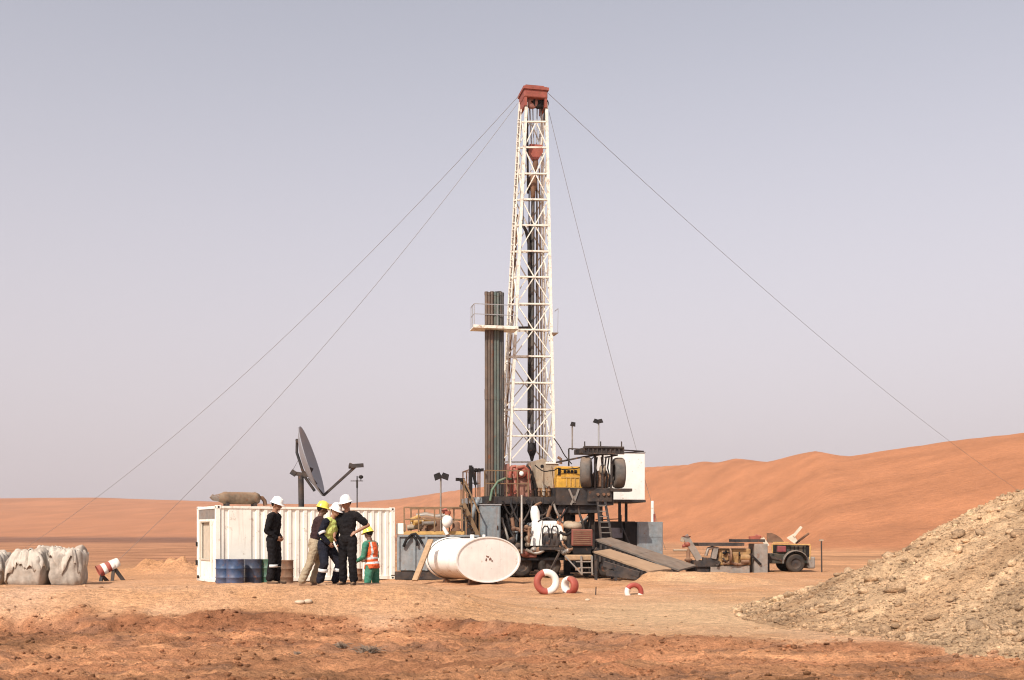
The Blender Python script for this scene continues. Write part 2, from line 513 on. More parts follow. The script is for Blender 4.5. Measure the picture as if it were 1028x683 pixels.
def ground_mat():
    m = bpy.data.materials.new('desert_soil')
    m.use_nodes = True
    N, L = m.node_tree.nodes, m.node_tree.links
    b = N['Principled BSDF']
    b.inputs['Roughness'].default_value = .95
    b.inputs['Specular IOR Level'].default_value = .15
    at = N.new('ShaderNodeAttribute'); at.attribute_name = 'soil'
    tc = N.new('ShaderNodeTexCoord')
    def noise(sc, det=6, rg=.65):
        n = N.new('ShaderNodeTexNoise')
        n.inputs['Scale'].default_value = sc; n.inputs['Detail'].default_value = det; n.inputs['Roughness'].default_value = rg
        L.new(tc.outputs['Object'], n.inputs['Vector'])
        return n.outputs[0]
    n1, n2, n4 = noise(9.), noise(1.1), noise(38., 4, .7)
    r1 = N.new('ShaderNodeMapRange'); r1.inputs[1].default_value = .3; r1.inputs[2].default_value = .7; r1.inputs[3].default_value = .72; r1.inputs[4].default_value = 1.2
    r2 = N.new('ShaderNodeMapRange'); r2.inputs[1].default_value = .3; r2.inputs[2].default_value = .7; r2.inputs[3].default_value = .86; r2.inputs[4].default_value = 1.1
    L.new(n1, r1.inputs[0]); L.new(n2, r2.inputs[0])
    mm = N.new('ShaderNodeMath'); mm.operation = 'MULTIPLY'
    L.new(r1.outputs[0], mm.inputs[0]); L.new(r2.outputs[0], mm.inputs[1])
    vm = N.new('ShaderNodeVectorMath'); vm.operation = 'SCALE'
    r4 = N.new('ShaderNodeMapRange'); r4.inputs[1].default_value = .36; r4.inputs[2].default_value = .6; r4.inputs[3].default_value = .72; r4.inputs[4].default_value = 1.12
    L.new(n4, r4.inputs[0])
    m5 = N.new('ShaderNodeMath'); m5.operation = 'MULTIPLY'
    L.new(mm.outputs[0], m5.inputs[0]); L.new(r4.outputs[0], m5.inputs[1])
    L.new(at.outputs['Color'], vm.inputs[0]); L.new(m5.outputs[0], vm.inputs['Scale'])
    L.new(vm.outputs[0], b.inputs['Base Color'])
    nb = noise(14., 8, .7)
    bp = N.new('ShaderNodeBump'); bp.inputs['Strength'].default_value = 1.0; bp.inputs['Distance'].default_value = .09
    L.new(nb, bp.inputs['Height'])
    mp = N.new('ShaderNodeMapping'); mp.inputs['Scale'].default_value = (.22, .8, .5); mp.inputs['Rotation'].default_value = (0, 0, .25)
    L.new(tc.outputs['Object'], mp.inputs['Vector'])
    nr = N.new('ShaderNodeTexNoise'); nr.inputs['Scale'].default_value = 1.0; nr.inputs['Detail'].default_value = 5; nr.inputs['Roughness'].default_value = .6; nr.inputs['Distortion'].default_value = .6
    L.new(mp.outputs[0], nr.inputs['Vector'])
    b2 = N.new('ShaderNodeBump'); b2.inputs['Strength'].default_value = .7; b2.inputs['Distance'].default_value = .35
    L.new(nr.outputs[0], b2.inputs['Height']); L.new(bp.outputs[0], b2.inputs['Normal']); L.new(b2.outputs[0], b.inputs['Normal'])
    return m
soilmat = ground_mat()

def grid_mesh(name, mask_faces):
    ny, nx = GX.shape
    idx = np.arange(ny * nx).reshape(ny, nx)
    q = np.stack([idx[:-1, :-1], idx[:-1, 1:], idx[1:, 1:], idx[1:, :-1]], -1)[mask_faces]
    used = np.unique(q)
    remap = np.full(ny * nx, -1); remap[used] = np.arange(len(used))
    q = remap[q]
    co = np.stack([GX.ravel(), GY.ravel(), GZ.ravel()], -1)[used]
    me = bpy.data.meshes.new(name)
    me.vertices.add(len(co)); me.vertices.foreach_set('co', co.ravel())
    me.loops.add(q.size); me.loops.foreach_set('vertex_index', q.ravel().astype(np.int32))
    me.polygons.add(len(q)); me.polygons.foreach_set('loop_start', np.arange(0, q.size, 4, dtype=np.int32))
    me.update(calc_edges=True)
    me.polygons.foreach_set('use_smooth', np.ones(len(q), dtype=bool))
    ca = me.color_attributes.new('soil', 'FLOAT_COLOR', 'POINT')
    rgba = np.ones((len(co), 4)); rgba[:, :3] = SOIL.reshape(-1, 3)[used]
    ca.data.foreach_set('color', rgba.ravel())
    me.materials.append(soilmat)
    me.update()
    o = bpy.data.objects.new(name, me)
    COL.objects.link(o)
    o['kind'] = 'structure'
    return o
fm = (DT[:-1, :-1] > 0)
gr = grid_mesh('ground', ~fm)
du = grid_mesh('dunes', fm)
gr['label'] = 'flat orange sandy ground with churned red soil at the front'; gr['category'] = 'ground'
du['label'] = 'orange sand dunes rising along the horizon'; du['category'] = 'dunes'

# stones
_ico = None
def ico():
    global _ico
    if _ico is None:
        t = (1 + 5 ** .5) / 2
        v = np.array([(-1, t, 0), (1, t, 0), (-1, -t, 0), (1, -t, 0), (0, -1, t), (0, 1, t), (0, -1, -t), (0, 1, -t), (t, 0, -1), (t, 0, 1), (-t, 0, -1), (-t, 0, 1)], float)
        v /= np.linalg.norm(v[0])
        f = np.array([(0, 11, 5), (0, 5, 1), (0, 1, 7), (0, 7, 10), (0, 10, 11), (1, 5, 9), (5, 11, 4), (11, 10, 2), (10, 7, 6), (7, 1, 8), (3, 9, 4), (3, 4, 2), (3, 2, 6), (3, 6, 8), (3, 8, 9), (4, 9, 5), (2, 4, 11), (6, 2, 10), (8, 6, 7), (9, 8, 1)])
        _ico = (v, f)
    return _ico

def rocks(pts, sizes, flat=.75, jag=.35):
    v0, f0 = ico()
    n = len(pts)
    v = v0[None] * (1 + rng.uniform(-jag, jag, (n, 12, 1)))
    v = v * np.stack([rng.uniform(.7, 1.3, n), rng.uniform(.7, 1.3, n), rng.uniform(.5, 1, n) * flat], -1)[:, None, :]
    a = rng.uniform(0, 6.28, n); c, s = np.cos(a)[:, None], np.sin(a)[:, None]
    x = v[..., 0] * c - v[..., 1] * s; y = v[..., 0] * s + v[..., 1] * c
    b = rng.uniform(-.7, .7, n); cb, sb = np.cos(b)[:, None], np.sin(b)[:, None]
    y2 = y * cb - v[..., 2] * sb; z2 = y * sb + v[..., 2] * cb
    co = np.stack([x, y2, z2], -1) * sizes[:, None, None] + pts[:, None, :]
    fa = f0[None] + (np.arange(n) * 12)[:, None, None]
    return co.reshape(-1, 3), fa.reshape(-1, 3)

def fast_mesh(name, co, tri, mat, cols=None):
    me = bpy.data.meshes.new(name)
    me.vertices.add(len(co)); me.vertices.foreach_set('co', co.ravel())
    me.loops.add(tri.size); me.loops.foreach_set('vertex_index', tri.ravel().astype(np.int32))
    k = tri.shape[1]
    me.polygons.add(len(tri)); me.polygons.foreach_set('loop_start', np.arange(0, tri.size, k, dtype=np.int32))
    me.update(calc_edges=True)
    if cols is not None:
        ca = me.color_attributes.new('soil', 'FLOAT_COLOR', 'POINT')
        rgba = np.ones((len(co), 4)); rgba[:, :3] = cols
        ca.data.foreach_set('color', rgba.ravel())
    me.materials.append(mat)
    me.update()
    o = bpy.data.objects.new(name, me)
    COL.objects.link(o)
    return o

# clods and gravel lying on the ground
n = 52000
px_ = rng.uniform(-11, 9, n); py_ = 12.3 + (rng.random(n) ** 1.3) * 13
keep = (np.abs(px_) < py_ * .52)
ly = ledge_y(px_)
dens = np.where(py_ < ly + .25, 1.0, .10) * np.where(np.abs(py_ - ly) < .5, 1.6, .8) * (fbm(px_ / 1.4, py_ / 1.0, 71, 3) + .55)
keep &= rng.random(n) < dens
px_, py_ = px_[keep], py_[keep]
sz = .006 + .042 * rng.random(len(px_)) ** 6
pz_ = ground_h(px_, py_) + sz * .1
t0 = np.zeros(len(px_))
cols = soil(px_, py_, t0 - 1) * rng.uniform(.55, 1.2, (len(px_), 1))
co, tri = rocks(np.stack([px_, py_, pz_], -1), sz)
g = fast_mesh('gravel', co, tri, soilmat, np.repeat(cols, 12, 0))
tag(g, 'loose red clods and small stones scattered over the churned foreground soil', 'gravel', kind='stuff')

# the rubble heap
AX, AY = 13.58, 21.5
def heap_h(x, y):
    wob = .5 * fbm(x / 2.2, y / 2.2, 81, 3)
    r = np.hypot(x - AX, (y - AY) * np.where(y < AY, .86, 1.0)) + wob
    h = np.interp(r, [0, 3.7, 4.8, 5.8, 6.8, 7.5, 8.2, 8.9, 9.4], [3.9, 2.26, 1.80, 1.27, .76, .46, .19, .02, -.25])
    an = np.arctan2(y - AY, x - AX)
    h = h + .30 * fbm(an * 5, r * .25, 82, 3) * ss(9, 6.5, r)
    h = h + .10 * fbm(x / .45, y / .45, 83, 4, .6) * ss(9.3, 8, r)
    return h, r
hx, hy = np.arange(3.8, 23, .07), np.arange(10.2, 31.5, .07)
HX, HYg = np.meshgrid(hx, hy)
HZ, HR = heap_h(HX, HYg)
HZ = HZ + np.minimum(ground_h(HX, HYg, False), .02)
ny, nx = HX.shape
idx = np.arange(ny * nx).reshape(ny, nx)
q = np.stack([idx[:-1, :-1], idx[:-1, 1:], idx[1:, 1:], idx[1:, :-1]], -1)[HR[:-1, :-1] < 9.35]
used = np.unique(q); remap = np.full(ny * nx, -1); remap[used] = np.arange(len(used))
tri = remap[np.concatenate([q[:, [0, 1, 2]], q[:, [0, 2, 3]]])]
co1 = np.stack([HX.ravel(), HYg.ravel(), HZ.ravel()], -1)[used]
def heap_col(x, y):
    a = fbm(x / 1.5, y / 1.5, 91, 4)[:, None]; b = fbm(x / .3, y / .3, 92, 3)[:, None]
    c = np.array([.62, .410, .240]) * (1 + .45 * a + .3 * b)
    an = np.arctan2(y - AY, x - AX); r = np.hypot(x - AX, y - AY)
    f = ss(.05, .35, fbm(an * 6, r * .3, 93, 3))[:, None] * .5
    c = c * (1 - f) + np.array([.43, .25, .13]) * f
    return np.clip(c, .03, .8)
cc1 = heap_col(co1[:, 0], co1[:, 1])
n = 44000
r = 9.1 * np.sqrt(rng.random(n)); an = rng.uniform(2.2, 5.2, n)
sx_, sy_ = AX + r * np.cos(an), AY + r * np.sin(an)
sy_ = np.where(sy_ < AY, AY + (sy_ - AY) / .86, sy_)
big = rng.random(n)
sz = .009 + .026 * big ** 4 + .055 * (big > .985) * rng.random(n) + .05 * (big > .9985)
sz *= np.where(r > 7, 1.25, 1.0)
hz, _ = heap_h(sx_, sy_)
sz_ = np.maximum(hz + np.minimum(ground_h(sx_, sy_, False), .02), ground_h(sx_, sy_)) + sz * .25
co2, tri2 = rocks(np.stack([sx_, sy_, sz_], -1), sz, .8)
cc2 = np.repeat(np.clip(heap_col(sx_, sy_) * rng.uniform(.6, 1.25, (n, 1)) + np.array([.02, .02, .02]), 0, .8), 12, 0)
hp = fast_mesh('rubble_heap', np.concatenate([co1, co2]), np.concatenate([tri, tri2 + len(co1)]), soilmat, np.concatenate([cc1, cc2]))
tag(hp, 'large sloping heap of tan stony rubble at the right edge', 'rubble heap', kind='stuff')

# ------------------------------------------------------------------ the drilling rig
RO, RPH = Vector((-1.11, 42.2, 0.0)), R(12)
_c, _s = math.cos(RPH), math.sin(RPH)
def U(px, v):
    k = (px - CX) / FPX
    return (k * (RO.y + v * _c) - RO.x + v * _s) / (_c - k * _s)
def RL(px, py, v):
    """rig frame: u along the front edge of the floor, v backwards"""
    u = U(px, v)
    y = RO.y + u * _s + v * _c
    return Vector((u, v, ZC - (py - HY) * y / FPX))
def rw(u, v, z):
    return Vector((RO.x + u * _c - v * _s, RO.y + u * _s + v * _c, z))
def rthing(name, label, cat, group=None):
    return thing(name, label, cat, RO, RPH, group)
FZ = RL(500, 498.5, 0).z                 # floor level of the rig

# substructure
t = rthing('rig_substructure', 'dark steel raised rig floor on legs carrying the white mast', 'rig floor')
m = MB()
uL, uM, uR = U(485, 0), U(557, 0), U(614, 0)
m.bx(uL, uM, 0, 4.4, FZ - .28, FZ)
for k in range(9):
    uu = uL + .2 + k * (uM - uL - .4) / 8
    m.bx(uu - .03, uu + .03, -.03, -.001, FZ - .26, FZ - .02)
m.build('floor_deck', deckdark, t)
m = MB()
zt = RL(585, 490, 0).z
m.bx(uM + .003, uR, -.25, 4.4, FZ - .32, zt)
m.bx(uM + .1, uR - .4, -.1, 4.2, FZ - .62, FZ - .323)
m.build('trailer_cradle', deckdark, t)
for (u, v) in ((uL + .3, .25), (uL + 1.3, .3), (uM - .35, .3), (uM + .55, .25), (uR - .75, .3), (uL + .3, 4.1), (uM, 4.1), (uR - .5, 4.1)):
    m = MB()
    m.bx(u - .11, u + .11, v - .012, v + .012, 0, FZ - .29)
    m.bx(u - .11, u - .085, v - .11, v + .11, 0, FZ - .29)
    m.bx(u + .085, u + .11, v - .11, v + .11, 0, FZ - .29)
    m.bx(u - .22, u + .22, v - .22, v + .22, -.1, .05)
    m.build('leg', deckdark, t)
for (a, b_) in (((uL + .3, .2, .3), (uL + 1.3, .2, FZ - .4)), ((uM - .3, .2, FZ - .4), (uM + .55, .2, .6)), ((uR - .75, .2, FZ - .5), (uM + .6, .2, 1.0)), ((uL + .3, 4.1, .4), (uM, 4.1, FZ - .5))):
    m = MB(); m.bar(a, b_, .09, .09); m.build('brace', deckdark, t)
m = MB()
m.bx(uL + .2, uM + .75, 2.6, 2.68, .15, FZ - .29)
m.bx(uL + .9, uM - .2, 1.5, 2.59, .4, 1.7)
m.bx(uL + 1.5, uM + .3, 1.2, 1.49, .3, 1.35)
m.build('shade_plate', blacksteel, t)  # black plates added to stand for shade and dark clutter under the floor
for (p0, p1) in ((RL(567, 511, -.1), RL(557, 540, -.1)), (RL(577, 498, -.27), RL(573, 507, -.27)), (RL(571, 491, -.27), RL(577, 505, -.27)), (RL(581, 491, -.27), RL(576, 505, -.27))):
    m = MB(); m.bar(p0, p1, .07, .05); m.build('strut', redpink if p0.z < 2.9 else steel, t)
# rails round the floor
m = MB()
posts = [U(p, 0) + .03 for p in (486, 497, 508, 519, 530)]
for u in posts:
    m.bar((u, .05, FZ), (u, .05, FZ + 1.0), .045)
for z in (.5, 1.0):
    m.bar((posts[0], .05, FZ + z), (posts[-1], .05, FZ + z), .04)
m.build('handrail', railbrown, t)

# mast
mt = rthing('drilling_mast', 'tall tapering white lattice mast with red crown on the rig floor', 'drilling mast')
vb, vk = .9, 2.35
B = [RL(511, 470, vb), RL(556.5, 470, vb), RL(547.5, 470, vk), RL(502, 470, vk)]
Tp = [RL(528.5, 103, 1.25), RL(548.5, 103, 1.25), RL(543.5, 103, 2.05), RL(522, 103, 2.05)]
def leg_at(i, py):
    f = (470 - py) / (470 - 103.)
    return B[i].lerp(Tp[i], f)
for i in range(4):
    m = MB()
    lo = leg_at(i, 500); lo.z = FZ + .003
    m.bar(lo, Tp[i], .105 if i < 2 else .09)
    m.build('mast_leg', whitemast, mt)
lv = [102, 122.5, 148.5, 175, 201, 227, 253, 279, 306, 332, 358.5, 385, 411.5, 438, 464]
for k, y in enumerate(lv[1:]):
    m = MB()
    for i in range(4):
        j = (i + 1) % 4
        if i == 0 and y == 464: continue
        m.bar(leg_at(i, y), leg_at(j, y), .06)
    m.build('girt', whitemast, mt)
for f in range(4):
    i, j = f, (f + 1) % 4
    for k in range(0, 14, 2):
        y0, y1, y2 = lv[k], lv[k + 1], lv[k + 2]
        c = (leg_at(i, y1) + leg_at(j, y1)) / 2
        m = MB()
        off = Vector((0, .02 * (1 if f in (0,) else -1), 0))
        pts = [leg_at(i, y0), leg_at(j, y0), leg_at(i, y2), leg_at(j, y2)]
        if k == 0: pts = pts[2:]
        for p in pts:
            m.bar(p + off, c + off, .042)
        m.build('cross_brace', whitemast, mt)
# ladder up the left side
m = MB()
for dv in (.12, .5):
    a = leg_at(3, 470).lerp(leg_at(0, 470), dv); b_ = leg_at(3, 110).lerp(leg_at(0, 110), dv)
    m.bar(a + V(-.07, 0, 0), b_ + V(-.07, 0, 0), .04)
for k in range(48):
    y = 468 - k * 7.4
    m.bar(leg_at(3, y).lerp(leg_at(0, y), .12) + V(-.07, 0, 0), leg_at(3, y).lerp(leg_at(0, y), .5) + V(-.07, 0, 0), .028)
m.build('ladder', whitemast, mt)
# pipes up the inside of the rear right leg
m = MB()
for du in (-.14, -.26):
    m.tube([leg_at(2, 470) + V(du, -.1, 0), leg_at(2, 170) + V(du, -.1, 0)], .035, 6)
m.build('standpipe', beige, mt)
m = MB()
m.tube([leg_at(3, 468) + V(.16, .02, 0), leg_at(3, 215) + V(.16, .02, 0)], .04, 6)
m.build('standpipe', ruststeel, mt)
# crown
cr = MB()
a, b_ = RL(526.5, 98, 1.1), RL(550, 87, 1.1)
vm0, vm1 = 1.12, 2.15
cr.rbox(a.x, b_.x, vm0, vm1, a.z + .05, b_.z, .04)
cr.bx(a.x - .04, b_.x + .04, vm0 - .05, vm1 + .05, b_.z - .16, b_.z - .05)
cr.bx(a.x + .02, a.x + .12, vm0 + .02, vm1 - .02, a.z - .28, a.z + .05)
cr.bx(b_.x - .12, b_.x - .02, vm0 + .02, vm1 - .02, a.z - .30, a.z + .05)
cr.bx(a.x + .1, b_.x - .1, vm0 + .2, vm1 - .2, b_.z + .003, b_.z + .10)
crown = cr.build('crown', crownred, mt)
for du, r in ((.36, .24), (.62, .22), (.84, .2)):
    m = MB()
    u = a.x + du
    m.lathe([(.05, -.05), (r, -.06), (r + .02, -.03), (r - .03, 0), (r + .02, .03), (r, .06), (.05, .05)], (u, vm0 + .25, a.z - .06), (0, 1, .0), 20)
    m.build('sheave', redpink if du < .5 else blacksteel, crown)
# monkey board
mb = MB()
z0 = RL(495, 328, 0).z
ul, ur = U(473, .6), leg_at(0, 328).x
mb.bx(ul, ur - .1, .1, .9, z0 - .04, z0)
mb.bx(ul, ur - .1, .1, .14, z0 + .003, z0 + .07)
board = mb.build('monkey_board', whitemast, mt)
m = MB()
zt2 = RL(495, 305, 0).z
for (u, v) in ((ul + .04, .14), ((ul + ur) / 2, .14), (ur - .2, .14), (ul + .04, .86), (ul + .04, .5)):
    m.bar((u, v, z0), (u, v, zt2), .026)
for z in (zt2, (z0 + zt2) / 2 + .05):
    m.bar((ul + .04, .14, z), (ur - .2, .14, z), .026)
    m.bar((ul + .04, .14, z), (ul + .04, .86, z), .022)
m.build('handrail', galv, board)
m = MB()
zz = RL(495, 327, 0).z
u2 = leg_at(1, 328).x
m.bx(u2, u2 + .24, .8, 1.5, zz - .04, zz)
m.bar((u2 + .22, .85, zz), (u2 + .24, .85, zz + .95), .018)
m.bar((u2 + .24, .85, zz + .95), (u2 + .24, 1.4, zz + .95), .018)
m.build('side_platform', galv, mt)
m = MB()
m.bar(leg_at(0, 330) + V(.1, .1, 0), leg_at(0, 330) + V(.65, .7, .14), .12)
m.build('fingerboard_arm', greydark, mt)

# travelling block, lines, string
hc = RL(537.5, 146, 1.6)
t = rthing('travelling_block', 'red travelling block hanging on pale lines inside the mast top', 'hoist block')
m = MB()
zb, zc_ = RL(537, 146, 1.6).z, RL(537, 161, 1.6).z
m.prism([(hc.x - .26, zb), (hc.x + .26, zb), (hc.x + .28, zb - .3), (hc.x + .1, zc_), (hc.x - .1, zc_), (hc.x - .28, zb - .3)], 1.48, 1.76)
m.build('block_body', blockred, t)
m = MB()
m.lathe([(.1, 0), (.12, -.18), (.08, -.3), (.11, -.42), (.02, -.5)], (hc.x, 1.6, zc_ + .02), (0, 0, 1), 12)
m.build('hook', ruststeel, t)
for du in (-.2, -.09, .06, .2):
    m = MB()
    m.tube([(hc.x + du * .8, 1.6, zb), (hc.x + du * 1.3, 1.6, RL(537, 100, 1.6).z)], .022 if abs(du) < .1 else .03, 6)
    m.build('hoist_line', galv, t)
m = MB()
m.tube([(hc.x - .33, 1.5, zb - 2.0), (hc.x - .42, 1.3, RL(537, 100, 1.4).z)], .045, 6)
m.tube([(hc.x + .33, 1.5, zb + .9), (hc.x + .36, 1.3, RL(537, 100, 1.4).z)], .05, 6)
m.build('fast_line', greydark, t)

t = rthing('drill_string', 'long dark drill string with brown swivel hanging down the mast middle', 'drill string')
pt = RL(535, 176, 1.6); pb = RL(534, 458, 1.6)
m = MB()
m.lathe([(.02, 0), (.15, -.05), (.16, -.5), (.11, -.65), (.10, -.9), (.04, -.95)], pt, (0, 0, 1), 14)
m.build('swivel', ruststeel, t)
m = MB()
for du in (-.17, .17):
    m.tube([pt + V(du * .9, 0, -.1), pb + V(du, 0, 1.0)], .025, 6)
m.build('side_line', greydark, t)
m = MB()
m.tube([pt + V(0, 0, -.9), pb + V(0, 0, .5)], .075, 10)
m.build('kelly', pipegrey, t)
m = MB()
m.tube([pt + V(-.10, .05, -2.0), pb + V(-.09, .05, 1.3)], .05, 8)
m.build('hose_run', blacksteel, t)
p1 = RL(527, 232, 1.5); p2 = RL(529, 262, 1.5)
m = MB()
m.tube([RL(523.5, 178, 1.7), RL(524, 225, 1.6), p1 + V(.05, 0, 0), RL(531, 245, 1.5), RL(531.5, 276, 1.5)], .07, 8)
m.build('rotary_hose', greydark, t)
m = MB()
m.lathe([(.02, 0), (.17, -.05), (.19, -.35), (.1, -.55), (.05, -.75)], pb + V(0, 0, .55), (0, 0, 1), 12)
m.bar(pb + V(-.17, 0, 1.1), pb + V(-.14, 0, .5), .06); m.bar(pb + V(.17, 0, 1.1), pb + V(.14, 0, .5), .06)
m.build('elevator', blacksteel, t)

# racked pipe: twelve stands leaning in the board
def stand(px, v, mat, label, grp, r=.068, dtop=0):
    a = RL(px + .2, 500, v); a.z = FZ + .003
    b_ = RL(px + dtop, 293.5 + rng.uniform(-.5, 1.5), v + .05)
    th = thing('drill_pipe', label, 'drill pipe', rw(*a), RPH, grp)
    L_ = b_ - a
    m = MB()
    m.tube([(0, 0, 0), L_], r, 9)
    m.build('pipe_body', mat, th)
    m = MB()
    m.tube([L_ * .5 - V(0, 0, .2), L_ * .5 + V(0, 0, .2)], r * 1.16, 9)
    m.build('tool_joint', mat, th)
    m = MB()
    m.tube([L_ * .985, L_ * 1.002], r * 1.14, 9)
    m.build('tool_joint', mat, th)
for i, px in enumerate((488.2, 491.0, 493.8)):
    stand(px + 0.1, .45, pipebrown, 'brown drill pipe standing at the left of the racked bundle', 'brown drill pipes racked left of the mast')
for i, px in enumerate((489.6, 492.4)):
    stand(px, .62, pipebrown, 'brown drill pipe standing at the left of the racked bundle', 'brown drill pipes racked left of the mast')
for i, px in enumerate((497.2, 500.0)):
    stand(px, .45, pipegreen, 'green grey drill pipe in the middle of the racked bundle', 'green grey drill pipes racked beside the mast', .06)
for i, px in enumerate((502.6, 504.4)):
    stand(px, .5, pipegrey, 'dark grey drill pipe at the mast side of the racked bundle', 'dark drill pipes racked nearest the mast', .06)
for i, px in enumerate((495.4, 498.7, 501.5)):
    stand(px, .68, pipegrey, 'dark grey drill pipe in the rear row of the racked bundle', 'dark drill pipes in the rear row of the rack', .065)

# guy wires
def guy(a, b_, sag, label, r=.009):
    m = MB()
    pts = []
    for k in range(25):
        f = k / 24
        p = Vector(a).lerp(Vector(b_), f)
        p.z -= sag * 4 * f * (1 - f)
        pts.append(p)
    m.tube(pts, r, 5, caps=False)
    o = m.build('guy_wire', wire, None, tuple(b_))
    tag(o, label, 'guy wire', 'guy wires staying the mast')
tl, tr_ = rw(*RL(521, 96, 1.2)), rw(*RL(550.5, 94, 1.2))
e1 = W(-5, 566, 0) if False else None
def anchor(px, Y):
    x = (px - CX) * Y / FPX
    return Vector((x, Y, gz(x, Y)))
guy(tl, anchor(2, 64), 1.5, 'long guy wire slanting from the mast crown to the sand behind the sacks')
guy(rw(*RL(519.5, 104, 1.6)), W(118, 563, 47.5), .9, 'guy wire slanting from the mast crown to the striped barrel')
guy(tr_, anchor(1105, 100), 1.6, 'guy wire slanting from the mast crown to the right hand dune', .009)
guy(rw(*RL(551, 112, 1.4)), W(668, 552, 47), .5, 'steep dark guy wire from the mast crown to the ground beside the ramps')

# machines on the floor
t = rthing('drawworks', 'dusty beige winch housing with rusty orange base below the mast', 'winch')
a, b_ = RL(537, 500, .6), RL(560.5, 466, .6)
m = MB()
zmid = RL(540, 490, .6).z
m.prism([(a.x + .02, zmid), (b_.x, zmid), (b_.x, b_.z), (a.x + .55, b_.z), (a.x + .35, b_.z + .22), (a.x + .02, b_.z + .1)], .55, 2.2)
m.build('housing', beige, t)
m = MB()
m.bx(a.x + .12, a.x + .5, .57, 2.1, FZ + .004, zmid - .003); m.bx(a.x + .58, b_.x - .05, .62, 2.1, FZ + .004, zmid - .003)
m.build('base', M('rusty_orange_base', (.36, .17, .055), .7, var=.5, dust=.2, rust=.4), t)
m = MB()
m.bx(a.x + .42, b_.x - .04, .5, .9, b_.z + .003, b_.z + .06)
m.build('cover_plate', white, t)
m = MB(); m.cyl((a.x + .28, .53, b_.z - .1), (a.x + .28, .56, b_.z - .1), .07, n=12); m.build('port', blacksteel, t)
m = MB()
m.tube([RL(529, 468, .5), RL(531, 470, .4), RL(534, 478, .4), RL(537, 488, .4), RL(538, 499, .45)], .06, 8)
m.build('hose', blacksteel, t)

t = rthing('brake_machine', 'sun bleached red machine with round flanges left of the beige winch', 'rig machine')
m = MB()
a, b_ = RL(509, 498, .5), RL(536, 468, .5)
m.rbox(a.x + .05, b_.x - .1, .5, 1.6, FZ + .003, FZ + .75, .04)
m.cyl((a.x + .1, 1.0, FZ + .95), (b_.x - .05, 1.0, FZ + .95), .33, n=20)
m.bx(a.x, a.x + .1, .5, 1.5, FZ + .2, FZ + 1.3)
m.build('drum_frame', redpink, t)
for px, py, r in ((515, 476, .15), (523.5, 474.5, .2)):
    p = RL(px, py, .42)
    m = MB(); m.lathe([(.03, -.06), (r, -.06), (r + .02, 0), (r, .07), (.02, .07)], p, (.35, 1, 0), 18); m.build('flange', redpaint, t)
m = MB(); m.ell(RL(523.6, 475.5, .33), (.09, .05, .1)); m.build('gauge', white, t)
m = MB()
for pts in (((512, 498), (512, 478), (514, 469), (518, 468.5)), ((517, 496), (517.5, 482), (519, 470)), ((520, 470), (526, 468.5), (530, 472), (531, 486))):
    m.tube([RL(x_, y_, .36) for x_, y_ in pts], .07, 8)
m.build('red_pipework', redpaint, t)
for px, lean in ((511, .1), (519, -.15), (528, .2), (533, -.1)):
    p = RL(px, 495, .3)
    m = MB(); m.bar(p, p + V(lean, .05, .75), .06); m.build('lever', ruststeel if lean > 0 else redpink, t)
m = MB()
m.tube([RL(492, 503, -.1), RL(494, 492, -.05), RL(500, 483.5, 0), RL(507, 480.5, .1), RL(513, 481, .3)], .05, 8)
m.build('hose', greenhose, t)

# the trailer riding on the raised floor
t = rthing('rig_trailer', 'yellow engined rig trailer with big dusty tyres on the raised floor', 'trailer')
a, b_ = RL(559, 490.5, .1), RL(584, 466, .1)
m = MB()
m.rbox(a.x, b_.x + .25, .1, 1.7, a.z, RL(559, 479, .1).z, .03)
m.rbox(a.x + .02, b_.x + .22, .16, 1.64, RL(559, 479, .1).z - .05, RL(560, 468, .1).z, .05)
hood = m.build('engine_housing', yellow, t)
m = MB()
for px in (567.5, 571, 574.5, 578):
    p = RL(px, 473.5, .1)
    m.bx(p.x - .05, p.x + .05, .12, .17, p.z - .06, p.z + .06)
m.bx(a.x + .06, a.x + .16, .12, .17, RL(560, 477, .1).z, RL(560, 470, .1).z)
m.build('vent_slot', blacksteel, hood)
def tyre(parent, c, r, w, ax, rim=True, mats=None, name='wheel'):
    m = MB()
    m.lathe([(r * .55, -w * .42), (r * .8, -w * .5), (r * .94, -w * .46), (r, -w * .3), (r * 1.01, 0), (r, w * .3), (r * .94, w * .46), (r * .8, w * .5), (r * .55, w * .42)], c, ax, 28)
    o = m.build(name, mats or rubber, parent)
    if rim:
        m = MB()
        m.lathe([(.02, -w * .28), (r * .3, -w * .3), (r * .5, -w * .22), (r * .56, -w * .40)], c, ax, 20)
        m.lathe([(r * .56, w * .40), (r * .5, w * .22), (r * .3, w * .3), (.02, w * .28)], c, ax, 20)
        m.build('rim', greydark, o)
    return o
zw = RL(590, 474.5, -.15).z
for px, py, ax in ((588.5, 474.5, (1, -.38, 0)), (621, 475, (1, -.12, 0))):
    p = RL(px, py, -.15)
    tyre(t, p, .60, .42, ax, mats=rubberdusty)
m = MB()
p, q = RL(597, 490, -.05), RL(613, 466, -.05)
m.rbox(p.x, q.x, -.1, .8, p.z + .02, RL(600, 478, -.05).z, .05)
m.prism([(p.x + .05, RL(600, 478, 0).z), (q.x - .05, RL(600, 478, 0).z), (q.x - .2, RL(600, 471, 0).z), (p.x + .15, RL(600, 473, 0).z)], -.05, .6)
m.build('axle_frame', ruststeel, t)
m = MB()
m.ell(RL(605, 471.5, -.12), (.14, .12, .2)); m.tube([RL(605, 468, -.12), RL(604, 459, -.1)], .05)
m.build('air_cylinder', beige, t)
m = MB()
for px in (597, 604.5, 613.5):
    m.bar(RL(px, 490, -.2), RL(px + .5, 455, -.2), .07)
m.build('frame_post', greydark, t)
rf = MB()
a, b_ = RL(586.5, 455, -.5), RL(626, 449, -.5)
